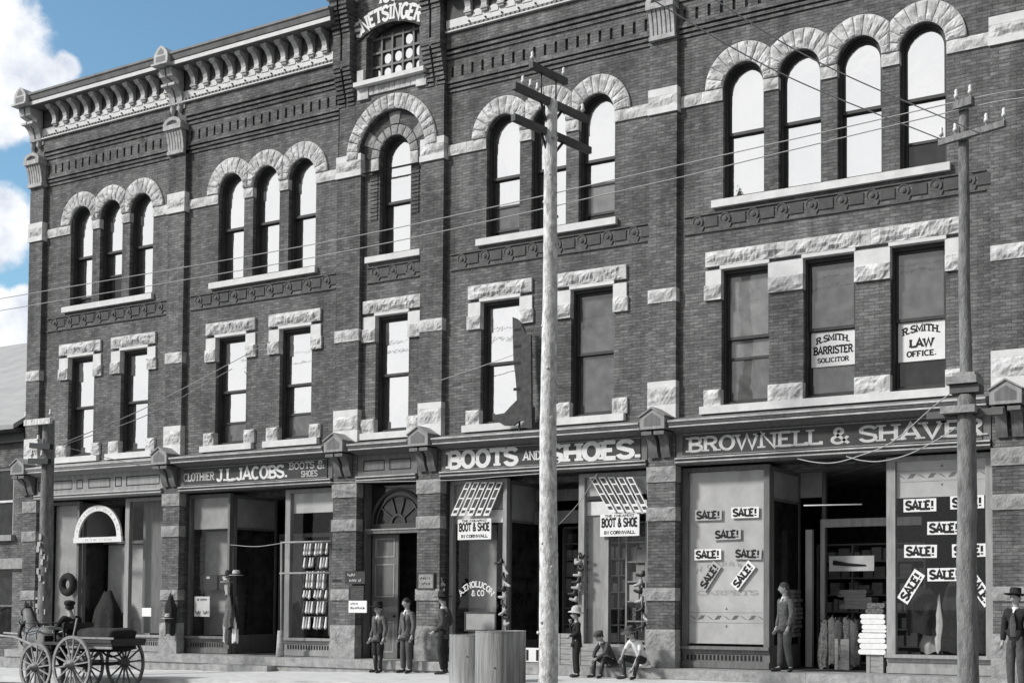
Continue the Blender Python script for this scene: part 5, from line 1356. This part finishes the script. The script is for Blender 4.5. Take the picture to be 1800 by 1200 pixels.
SIT = {'pelvis': (0, .10, .25), 'waist': (0, .075, .335), 'ribs': (0, .03, .40), 'chest': (0, -.02, .46), 'collar': (0, -.06, .53), 'neck': (0, -.085, .56), 'head': (0, -.125, .625),
       'hipl': (.055, .08, .235), 'hipr': (-.055, .08, .235), 'kneel': (.13, -.13, .30), 'kneer': (-.13, -.13, .30), 'anklel': (.10, -.16, .045), 'ankler': (-.10, -.16, .045), 'toel': (.14, -.25, .016), 'toer': (-.14, -.25, .016),
       'shl': (.10, -.035, .52), 'shr': (-.10, -.035, .52), 'ell': (.15, -.11, .385), 'elr': (-.15, -.11, .385), 'wrl': (.05, -.20, .30), 'wrr': (-.05, -.20, .30)}
figure('small boy in dark clothes sitting hunched on step with head bowed', (-13.36, -.52, BZ(-13.36)), R(-24), 1.30, dict(SIT), top='cloth_mid', legs='cloth_dark', hat='cap', hatmat='cloth_mid', kid=True, tilt=R(28), knickers=True)
figure('boy in white shirt and dark hat sitting with knees apart on step', (-12.62, -.56, BZ(-12.62)), R(-16), 1.40, dict(SIT, kneel=(.17, -.12, .31), kneer=(-.20, -.10, .30), anklel=(.13, -.17, .045), ankler=(-.06, -.17, .045), wrl=(.13, -.19, .17), wrr=(-.13, -.17, .30), ell=(.16, -.10, .36)), top='cloth_white', legs='cloth_dark', hat='felt', hatmat='cloth_mid', kid=True, tilt=R(24), bare_arms=True, knickers=True)
figure('young man with rolled sleeves standing on step of dry goods doorway', (-9.62, -.16, .285), R(-30), 1.68, {'wrl': (.13, -.05, .50), 'ell': (.135, .0, .64), 'ankler': (-.06, -.03, .045), 'toer': (-.10, -.12, .016), 'anklel': (.07, .03, .045), 'toel': (.13, -.04, .016)},
       top='cloth_tweed', legs='cloth_mid', hrz=R(-34), hair='cloth_mid')
figure('man in dark suit and broad black hat standing at right edge of photo', (-5.13, -.66, BZ(-5.1)), R(-10), 1.70, {'wrr': (-.12, -.05, .50), 'wrl': (.14, -.03, .50)}, top='cloth_dark', legs='cloth_mid', hat='felt', vest='cloth_mid', long_coat=True, hrz=R(-6), bulk=1.1)

# horse and delivery wagon
WZ = ROADZ
hx, hy = -25.40, -4.05
ho = empty('horse', (hx, hy, WZ), R(-16)); tag(ho, 'brown harnessed horse facing left in front of the delivery wagon', 'horse')
def hs(d, links): return chain({k: Vector(v[:3]) for k, v in d.items()}, {k: v[3] for k, v in d.items()}, links)
d = {'croup': (.28, 0, 1.18, .27), 'dock': (.46, 0, 1.15, .20), 'loin': (0, 0, 1.15, .30), 'girth': (-.42, 0, 1.10, .30), 'withers': (-.72, 0, 1.18, .26), 'breast': (-.95, 0, 1.10, .22), 'neck1': (-1.08, 0, 1.36, .18), 'neck2': (-1.22, 0, 1.58, .135), 'poll': (-1.34, 0, 1.72, .105), 'face': (-1.50, 0, 1.52, .095), 'muzzle': (-1.62, 0, 1.28, .07), 'lip': (-1.65, 0, 1.22, .055)}
links = [['dock', 'croup', 'loin', 'girth', 'withers', 'breast', 'neck1', 'neck2', 'poll', 'face', 'muzzle', 'lip']]
for s_, n_ in ((-1, 'a'), (1, 'b')):
    o_ = .06 * s_
    d.update({'th' + n_: (.32, .14 * s_, .88, .17), 'st' + n_: (.22 + o_, .15 * s_, .72, .11), 'hk' + n_: (.46 + o_, .15 * s_, .50, .062), 'hf' + n_: (.42 + o_, .15 * s_, .14, .042), 'hh' + n_: (.38 + o_, .15 * s_, .03, .060)})
    d.update({'sd' + n_: (-.82, .13 * s_, .90, .15), 'eb' + n_: (-.80 - o_, .14 * s_, .70, .085), 'kn' + n_: (-.84 - o_, .14 * s_, .42, .055), 'ff' + n_: (-.83 - o_, .14 * s_, .13, .04), 'fh' + n_: (-.87 - o_, .14 * s_, .03, .058)})
    links += [['croup', 'th' + n_, 'st' + n_, 'hk' + n_, 'hf' + n_, 'hh' + n_], ['withers', 'sd' + n_, 'eb' + n_, 'kn' + n_, 'ff' + n_, 'fh' + n_]]
vs, ed = hs(d, links); V_, F_ = skin(vs, ed, 2); g = MB().add(V_, F_, True)
for s_ in (-1, 1): g.lathe([(.045, 0), (.035, .07), (.001, .16)], (-1.32, .055 * s_, 1.78), 8, sx=.6)
g.build('body', 'horse_coat', ho, local=True)
g = MB()
for k in range(16):
    t = k / 15; x, z = -.80 - .62 * t, 1.38 + .46 * t
    g.tube([(x, 0, z), (x + .01, .05, z + .01), (x + .04, .12, z - .15)], [.026, .024, .008], 6)
g.build('mane', 'hair', ho, local=True)
g = MB(); g.tube([(.60, 0, 1.20), (.72, 0, 1.05), (.74, .02, .75), (.70, .03, .48)], [.045, .07, .075, .02], 8); g.build('tail', 'hair', ho, local=True)
g = MB()
def hoop(x, z, ry, rz, w, tilt=0.0):
    n = 22; p = [(x + tilt * math.sin(2 * math.pi * k / n), ry * math.cos(2 * math.pi * k / n), z + rz * math.sin(2 * math.pi * k / n)) for k in range(n + 1)]
    g.tube(p, w, 6, cap=False)
hoop(-.98, 1.16, .26, .32, .04, -.10); hoop(-.42, 1.10, .305, .305, .012); hoop(.16, 1.16, .285, .285, .009); hoop(-1.56, 1.42, .095, .10, .012, -.06); hoop(-1.38, 1.66, .115, .115, .012, .06)
g.tube([(-.9, -.24, 1.25), (-.4, -.30, 1.22), (.2, -.28, 1.28), (.85, -.25, 1.2)], .012, 6); g.tube([(-.9, .24, 1.25), (-.4, .30, 1.22), (.2, .28, 1.28), (.85, .25, 1.2)], .012, 6)
g.tube([(-1.7, -.08, 1.46), (-1.0, -.26, 1.40), (-.2, -.28, 1.44), (.9, -.12, 1.45)], .008, 6)
g.build('harness', 'leather', ho, local=True)
# wagon
wx = -24.0
wg = empty('delivery_wagon', (wx, -4.12, WZ)); tag(wg, 'open four wheeled delivery wagon with spoked wheels standing at the kerb', 'wagon')
def wheel(x, y, r, mat):
    w_ = MB(); n = 14
    for k in range(n):
        a = 2 * math.pi * (k + .3) / n; w_.bar((.07 * math.cos(a), 0, .07 * math.sin(a)), ((r - .05) * math.cos(a), 0, (r - .05) * math.sin(a)), .034, .028, (0, 1, 0), w2=.024)
    wo = w_.build('wheel', mat, wg, local=True, loc=(x - wx, y + 4.12, r))
    q = MB(); q.lathe([(r, -.022), (r, .022), (r - .06, .018), (r - .06, -.018), (r, -.022)], (0, 0, 0), 40, 'y', False); q.build('rim', mat, wo, local=True)
    q = MB(); q.lathe([(.001, -.16), (.05, -.155), (.055, -.08), (.09, -.06), (.09, .06), (.06, .08), (.001, .09)], (0, 0, 0), 14, 'y'); q.build('hub', mat, wo, local=True)
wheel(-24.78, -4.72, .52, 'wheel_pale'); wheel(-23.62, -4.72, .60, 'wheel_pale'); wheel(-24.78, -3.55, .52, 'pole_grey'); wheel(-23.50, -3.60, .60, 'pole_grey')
g = MB(); g.box(-24.9, -22.70, -4.50, -3.72, .66, .72); g.box(-24.25, -22.7, -4.52, -4.49, .72, .80); g.box(-24.25, -22.7, -3.74, -3.71, .72, .80); g.box(-22.72, -22.69, -4.49, -3.74, .72, .80); g.build('bed', 'wood_dark', wg)
g = MB(); g.box(-24.1, -22.6, -4.535, -4.52, .80, .84); g.box(-24.1, -22.66, -4.53, -4.505, .60, .65); g.build('side_rail', 'wheel_pale', wg)
g = MB(); g.bar((-24.78, -4.7, .19), (-24.78, -3.55, .19), .06, .06); g.bar((-23.6, -4.7, .27), (-23.5, -3.6, .27), .06, .06); g.bar((-24.78, -4.12, .25), (-23.55, -4.12, .33), .06, .06)
for y in (-4.4, -3.85):
    for x in (-24.78, -23.58):
        g.tube([(x - .38, y, .56), (x - .2, y, .44), (x, y, .40), (x + .2, y, .44), (x + .38, y, .56)], .022, 6); g.tube([(x - .38, y, .56), (x - .2, y, .64), (x, y, .665), (x + .2, y, .64), (x + .38, y, .56)], .022, 6)
g.build('running_gear', 'iron', wg)
g = MB(); g.box(-24.78, -24.30, -4.46, -3.78, .98, 1.03); g.box(-24.34, -24.28, -4.46, -3.78, 1.03, 1.12); g.box(-24.7, -24.66, -4.4, -4.36, .72, .98); g.box(-24.7, -24.66, -3.88, -3.84, .72, .98); g.box(-24.4, -24.36, -4.4, -4.36, .72, .98); g.build('seat', 'leather', wg)
g = MB(); g.box(-24.94, -24.90, -4.46, -3.76, .66, .84); g.build('dashboard', 'leather', wg)
g = MB()
for y in (-4.47, -3.77): g.tube([(-24.8, y, .50), (-25.2, y, .62), (-25.9, y, .80), (-27.3, y * .5 - 2.06 + (.03 if y > -4 else -.03) * 0 + (y + 4.12) * .35, .86)], [.035, .034, .03, .022], 8)
g.build('shaft', 'wheel_pale', wg)
ld = empty('wagon_load', (-23.3, -4.1, WZ + .9)); tag(ld, 'bulky black covered load on the back of the wagon', 'load')
g = MB(); nx, nz = 16, 8; vs = []; fs = []
for j in range(nz + 1):
    for i in range(28):
        a = 2 * math.pi * i / 28; ph = math.pi * j / nz; ca, sa = math.cos(a), math.sin(a); e = lambda v, p: math.copysign(abs(v) ** p, v)
        x, y, z = e(ca, .35) * e(math.sin(ph), .35), e(sa, .35) * e(math.sin(ph), .35), e(math.cos(ph), .4)
        k = 1 + .16 * noise.noise(Vector((x * 2.5, y * 2.5, z * 2.5 + 4)))
        vs.append((-23.42 + x * .58 * k, -4.1 + y * .34 * k, WZ + 1.10 + z * .25 * k + .02 * noise.noise(Vector((x * 9, y * 9, z * 9)))))
for j in range(nz):
    for i in range(28): fs.append((j * 28 + i, j * 28 + (i + 1) % 28, (j + 1) * 28 + (i + 1) % 28, (j + 1) * 28 + i))
g.add(vs, fs, True); g.build('cover', 'dark_soft', ld)
g = MB(); g.bar((-24.02, -4.45, WZ + 1.0), (-23.90, -4.43, WZ + 1.55), .03, .03); g.build('stake', 'wheel_pale', ld)
DS = {'pelvis': (0, .02, .30), 'waist': (0, .015, .39), 'ribs': (0, .0, .45), 'chest': (0, -.02, .51), 'collar': (0, -.03, .595), 'neck': (0, -.04, .63), 'head': (0, -.06, .71), 'hipl': (.055, 0, .285), 'hipr': (-.055, 0, .285), 'kneel': (.075, -.22, .29), 'kneer': (-.075, -.22, .29), 'anklel': (.07, -.26, .06), 'ankler': (-.07, -.26, .06), 'toel': (.08, -.35, .03), 'toer': (-.08, -.35, .03),
      'shl': (.10, -.02, .585), 'shr': (-.10, -.02, .585), 'ell': (.14, -.09, .43), 'elr': (-.14, -.09, .43), 'wrl': (.06, -.24, .40), 'wrr': (-.06, -.24, .40)}
figure('driver in black coat and cap sitting on the wagon seat holding reins', (-24.50, -4.12, WZ + .56), R(-90), 1.72, DS, top='cloth_dark', legs='cloth_dark', hat='cap', hrz=R(-24), curl=1.2, shirt=False)

# big wooden drums at the kerb
def drum(label, x, y, z0, z1, r, ns):
    o = empty('wooden_drum', (x, y, z0)); tag(o, label, 'drum')
    g = MB(); n = 64; vs = []; 
    for zz in (z0, (z0 + z1) / 2, z1):
        for k in range(n):
            a = 2 * math.pi * k / n; q = r * (1 + .012 * noise.noise(Vector((math.cos(a) * ns, math.sin(a) * ns, 7))) + .006 * (zz == (z0 + z1) / 2)) - .004 * (k % 4 == 0)
            vs.append((x + q * math.cos(a), y + q * math.sin(a), zz))
    g.add(vs, [(j * n + k, j * n + (k + 1) % n, (j + 1) * n + (k + 1) % n, (j + 1) * n + k) for j in range(2) for k in range(n)], False)
    g.build('staves', 'drum_wood', o)
    g = MB(); g.lathe([(.001, z1 - .03), (r - .03, z1 - .03), (r - .03, z1 + .006), (r + .004, z1 + .006), (r + .004, z1 - .012)], (x, y, 0), 48, smooth=False); g.build('lid', 'drum_wood', o)
    g = MB(); g.lathe([(.001, -.004), (.014, -.002), (.014, .01)], (x + .18, y - r + .036, z0 + (z1 - z0) * .56), 10, 'y'); g.build('bung_hole', 'ink', o)
drum('smaller of two upright wooden drums left of middle pole', -14.86, -2.75, walk_z(-15) - .02, .965, .44, 5)
drum('larger of two upright wooden drums beside middle pole', -13.36, -3.86, ROADZ, 1.07, .43, 3)

# ------------------------------------------------------------------ shop goods
def shoe_bunch(label, px, py0, py1, y, n, mats=('leather', 'cloth_pale')):
    a, b = at(px, py0, y), at(px, py1, y); o = empty('hanging_shoes', b); tag(o, label, 'shoes', 'bunches of shoes hung outside the boot shop')
    g = MB(); g.tube([a, b], .01, 5); g.build('cord', 'wire', o)
    for k in range(n):
        t = (k + .5) / n; c = a.lerp(b, t) + Vector((random.uniform(-.07, .07), random.uniform(-.05, .05), 0)); s3 = random.choice((-1, 1)); r = random.uniform(-.6, .8)
        u = Vector((s3 * math.cos(r), -.3, math.sin(r) * .9)).normalized(); v_ = Vector((0, 0, 1))
        V_, F_ = skin([(c + v_ * .13, .045), (c + v_ * .03, .04), (c - u * .03, .042), (c + u * .09, .036), (c + u * .17, .026)], [(0, 1), (1, 2), (1, 3), (3, 4)])
        MB().add(V_, F_, True).build('shoe', mats[k % len(mats)], o)
shoe_bunch('long bunch of shoes hung on window post left of middle pole', 886, 985, 1105, .05, 10)
shoe_bunch('bunch of shoes hung in doorway right of middle pole', 1017, 975, 1062, .10, 8)
shoe_bunch('bunch of shoes hung beside pier at right of boot shop', 1128, 1005, 1110, .05, 7)
shoe_bunch('dark bunch of shoes hung on pier right of entrance', 781, 1020, 1045, -.16, 3, ('leather',))
def slab_stack(label, name, cat, x0, x1, y0, y1, z0, hs_, mat, jit=.03, part='folded_cloth'):
    o = empty(name, ((x0 + x1) / 2, (y0 + y1) / 2, z0)); tag(o, label, cat); z = z0
    for h_ in hs_:
        dx = random.uniform(-jit, jit); n = 10; p = []
        for i in range(n + 1):
            a = -math.pi / 2 + math.pi * i / n; p.append((x1 + dx - h_ * .5 + h_ * .5 * math.cos(a), z + h_ / 2 + h_ * .47 * math.sin(a)))
        for i in range(n + 1):
            a = math.pi / 2 + math.pi * i / n; p.append((x0 + dx + h_ * .5 + h_ * .5 * math.cos(a), z + h_ / 2 + h_ * .47 * math.sin(a)))
        MB().prism(p, y0, y1).build(part, mat, o); z += h_
    return o
def crate(label, x0, x1, y0, y1, z0, z1, mat='crate', group=None):
    o = empty('wooden_crate', ((x0 + x1) / 2, (y0 + y1) / 2, z0)); tag(o, label, 'crate', group); n = max(2, round((z1 - z0) / .11)); h_ = (z1 - z0) / n
    g = MB()
    for k in range(n): g.box(x0, x1, y0, y0 + .015, z0 + h_ * k + .006, z0 + h_ * (k + 1) - .003); g.box(x1 - .015, x1, y0 + .016, y1, z0 + h_ * k + .006, z0 + h_ * (k + 1) - .003); g.box(x0, x0 + .015, y0 + .016, y1, z0 + h_ * k + .006, z0 + h_ * (k + 1) - .003)
    g.box(x0 + .02, x1 - .02, y0 + .02, y1 - .02, z0, z1 - .02); g.build('slats', mat, o)
    g = MB()
    for xx in (x0, x1 - .07): g.box(xx, xx + .07, y0 - .012, y0 - .001, z0, z1)
    g.build('batten', mat, o)
crate('slatted crate behind child in sun helmet, on shop step', -14.92, -14.52, .02, .5, .287, .93)
crate('long low crate with dark holes behind seated boys', -14.30, -12.85, -.14, .08, .287, .68)
crate('upright box under the white folded cloth stack', -8.15, -7.82, .25, .6, .287, .62)
crate('tall pale box standing among cloth bolts in dry goods doorway', -9.05, -8.75, .9, 1.3, .287, .88)
slab_stack('lower thick stack of white folded cloth beside dry goods door post', 'cloth_stack', 'cloth stack', -8.28, -7.74, .20, .6, .622, [.10, .11, .09, .10], 'cloth_white')
slab_stack('upper stack of white folded cloth beside dry goods door post', 'cloth_stack', 'cloth stack', -8.24, -7.76, .21, .6, 1.03, [.05, .10, .10, .09], 'cloth_white')
slab_stack('mottled bundle on top of white folded cloth stack', 'cloth_stack', 'cloth stack', -8.16, -7.8, .23, .6, 1.375, [.10, .10], 'goods')
slab_stack('column of folded caps and cloth right behind the young man', 'cloth_stack', 'cloth stack', at(1375, 1060, .8).x, at(1398, 1060, .8).x, .8, 1.1, .9, [.085] * 11, 'cloth_tweed', .04)
slab_stack('pale boxes stacked high inside dry goods doorway', 'box_stack', 'boxes', -9.35, -8.75, 1.9, 2.3, 1.45, [.10, .06, .08, .06, .09], 'crate', .10, 'box')
def garment(label, x, y, z0, z1, w, mat, cat='garment', seed=0.0):
    """hanging garment with folds"""
    o = empty('hanging_garment', (x, y, z1)); tag(o, label, cat); n, m_ = 22, 9; vs = []; fs = []
    for j in range(m_ + 1):
        t = j / m_; ww = w * ((.80 + .20 * min(1, t * 2)) if cat == 'cloth' else (.30 + .70 * min(1, t * 3.2))) * (1 + .12 * math.sin(t * 5 + seed))
        for i in range(n):
            a = 2 * math.pi * i / n; f = 1 + .16 * math.sin(a * 6 + seed + t * 2) * min(1, t * 2)
            vs.append((x + ww / 2 * math.cos(a) * f + .04 * noise.noise(Vector((t * 3, seed, 1))), y + ww * .28 * math.sin(a) * f, z1 - (z1 - z0) * t + .03 * math.sin(a * 3 + seed)))
    for j in range(m_):
        for i in range(n): fs.append((j * n + i, j * n + (i + 1) % n, (j + 1) * n + (i + 1) % n, (j + 1) * n + i))
    g = MB().add(vs, fs, True); g.build('cloth', mat, o)
    g = MB(); g.tube([(x, y, z1 - .02), (x, y, z1 + .05), (x + .03, y, z1 + .08)], .012, 6); g.build('hook', 'iron', o)
    return o
for k in range(5): garment(ORD[k] + ' from left of printed cloths hung along a bar in dry goods doorway', -9.30 + .16 * k, .95 + .03 * (k % 2), .30 + .08 * (k % 3), 1.22 + .05 * (k % 2), .20, ('goods', 'cloth_tweed', 'cloth_mid', 'goods', 'cloth_tweed')[k], 'cloth', seed=30 + k)
garment('black coat hung low at left in window beside right pole', -7.15, .55, 1.0, 1.85, .62, 'cloth_dark', seed=1)
garment('long black dress hung in middle of window beside right pole', -6.55, .6, .68, 2.0, .60, 'cloth_dark', seed=2)
garment('black garment hung at far right of window behind right pole', -6.0, .55, .70, 1.75, .46, 'cloth_dark', seed=3)
garment('pale petticoat hung low at left in window beside right pole', -7.05, .7, .66, 1.22, .34, 'paper_grey', seed=4)
garment('narrow pale cloth hanging between black coat and long dress', -6.83, .5, .68, 1.72, .12, 'paper_grey', seed=5)
garment('dark clothes hung on pier at left of clothier shop', -26.30, -.30, .75, 1.75, .32, 'cloth_dark', seed=6)
for k, (lab, dx, z0, z1, w_, m_) in enumerate((('pale narrow cloth hanging lowest at left of clothier doorway', -.20, .58, 1.30, .15, 'cloth_pale'), ('dark narrow cloth hung highest on clothier window post', -.02, 1.10, 2.02, .20, 'cloth_dark'),
        ('tweed waistcoat hung at middle of clothier window post', .02, .95, 1.72, .24, 'cloth_tweed'), ('long white shirt hanging at right of clothier window post', .11, .60, 1.38, .17, 'cloth_white'), ('long grey stockings hanging low on clothier window post', -.06, .56, 1.20, .17, 'cloth_mid'),
        ('short pale collar bundle near top of clothier window post', -.05, 1.72, 2.10, .14, 'cloth_pale'), ('dark sleeve hanging low at right of clothier window post', .16, .92, 1.62, .13, 'cloth_dark'))):
    garment(lab, -24.20 + dx, -.26 - .05 * (k % 3), z0, z1, w_, m_, seed=20 + k)
garment('dark tapering pile of goods inside left bay doorway', at(190, 1065, .55).x, .55, .30, 1.85, .85, 'cloth_dark', 'goods', seed=10)
def hat_thing(label, x, y, z, mat, r=.17):
    o = empty('hat', (x, y, z)); tag(o, label, 'hat'); g = MB(); g.lathe([(r, 0), (r * .98, .012), (r * .55, .015), (r * .55, .09), (r * .4, .13), (.001, .12)], (x, y, z), 20); g.build('crown', mat, o)
    g = MB(); g.lathe([(r * .56, .016), (r * .57, .04), (r * .56, .045)], (x, y, z), 20); g.build('hat_band', 'ink', o)
hat_thing('dark hat on top of clothes hung at clothier doorway', -24.26, -.30, 2.20, 'cloth_dark', .17)
hat_thing('pale upturned hat beside dark hat at clothier doorway', -24.05, -.28, 2.20, 'straw', .16)
hat_thing('pale hat under dark hat on clothier window post', -24.30, -.33, 2.04, 'straw', .15)
hat_thing('pale hat on the dark clothes hung at clothier pier', -26.30, -.36, 1.15, 'cloth_pale', .16)
def case(label, x0, x1, y, z0, z1):
    o = empty('dark_case', ((x0 + x1) / 2, y, z0)); tag(o, label, 'case'); r = .07; p = []
    for cx_, cz_, a0 in ((x1 - r, z1 - r, 0), (x0 + r, z1 - r, 90), (x0 + r, z0 + r, 180), (x1 - r, z0 + r, 270)):
        for i in range(5): a = R(a0 + 22.5 * i); p.append((cx_ + r * math.cos(a), cz_ + r * math.sin(a)))
    g = MB(); g.prism(p, y, y + .18); g.build('case_body', 'leather', o); g = MB(); g.box((x0 + x1) / 2 - .06, (x0 + x1) / 2 + .06, y - .015, y, z1 - .10, z1 - .04); g.build('clasp', 'metal_pale', o)
case('left of two rounded black cases in clothier window', -26.02, -25.42, GY + .12, 1.86, 2.24); case('right of two rounded black cases in clothier window', -25.34, -24.96, GY + .12, 1.86, 2.24)
# rack of hanging socks and ties at the right clothier window
rk_ = empty('display_rack', (-21.7, -.1, .7)); tag(rk_, 'wooden display rack hung with rows of pale and dark socks', 'display rack')
g = MB(); g.tube([(-22.52, -.30, 2.955), (-20.98, -.30, 2.955)], .022, 8); g.tube([(-22.58, -.30, 2.235), (-20.98, -.30, 2.235)], .022, 8); g.tube([(-22.50, -.30, .30), (-22.54, -.30, 2.98)], .024, 8); g.build('rail', 'wood_pale', rk_)
g = MB(); g.tube([(-22.54, -.30, .285), (-22.54, -.30, .9)], [.09, .06], 8); g.build('post_foot', 'cloth_pale', rk_)
for za, zb, skip in ((2.93, 2.66, ()), (2.60, 2.36, (4,)), (2.28, 1.88, ()), (1.84, 1.66, (3,)), (1.58, 1.30, ()), (1.22, .94, (3,))):
    g = MB(); g.box(-22.06, -21.28, -.06, -.04, za - .005, za + .015)
    g.build('bar', 'wood_dark', rk_)
    for k in range(9):
        if k in skip: continue
        x = -22.02 + .087 * k; dz = random.uniform(-.02, .02); g = MB()
        g.tube([(x, -.075, za), (x, -.085, (za + zb) / 2), (x + .004, -.10, zb + dz + .03), (x + .012, -.12, zb + dz)], [.02, .028, .034, .022], 8)
        g.build('sock', ('cloth_white', 'cloth_pale', 'cloth_white', 'cloth_mid')[(k + int(za * 7)) % 4], rk_)
o = empty('wreath', (-30.85, .15, 1.95)); tag(o, 'round dark wreath hung in left bay window', 'wreath')
g = MB(); g.lathe([(.30 + .10 * math.cos(2 * math.pi * i / 10) - .08, .08 * math.sin(2 * math.pi * i / 10)) for i in range(11)], (-30.85, .10, 2.02), 24, 'y'); g.build('ring', 'cloth_dark', o)
g = MB(); g.tube([(-30.85, .10, 2.30), (-30.85, .12, 2.6)], .008, 5); g.build('cord', 'wire', o)

def shelving(label, x0, x1, y, n, zt=3.0, z0=.29):
    """dim wall of shelves packed with parcels at the back of a shop"""
    o = empty('shop_shelving', ((x0 + x1) / 2, y, z0)); tag(o, label, 'shelves')
    g = MB(); h_ = (zt - z0) / n
    for k in range(n + 1): g.box(x0, x1, y, y + .35, z0 + h_ * k, z0 + h_ * k + .03)
    for k in range(4): xx = x0 + (x1 - x0) * k / 3; g.box(xx - .02, xx + .02, y - .01, y + .35, z0, zt)
    g.build('frame', 'wood_pale', o)
    for k in range(n):
        g = MB(); x = x0 + .04
        while x < x1 - .15:
            w_ = random.uniform(.08, .26); hh = h_ * random.uniform(.45, .85)
            if random.random() < .85: g.box(x, min(x + w_, x1 - .03), y + random.uniform(.03, .12), y + .33, z0 + h_ * k + .032, z0 + h_ * k + .032 + hh)
            x += w_ + random.uniform(.01, .08)
        g.build('parcels', random.choice(('paper_grey', 'goods', 'blind_grey', 'crate')), o)
    return o
shelving('dim shelves of parcels inside the clothier doorway', -24.9, -22.6, 2.6, 7)
shelving('dim shelves of boxes inside the boot shop doorway', -16.6, -14.3, 2.6, 8, 3.3)
shelving('dim shelves of cloth inside the dry goods doorway', -10.4, -8.0, 3.2, 7, 2.8)
shelving('dim shelves inside the doorway under white half round sign', -30.6, -28.2, 3.0, 6)
shelving('shelves seen through clothier window behind sock rack', -22.8, -21.3, 2.0, 6, 3.4)
shelving('shelves seen through right boot shop window', -14.3, -12.8, 1.7, 7, 3.3)
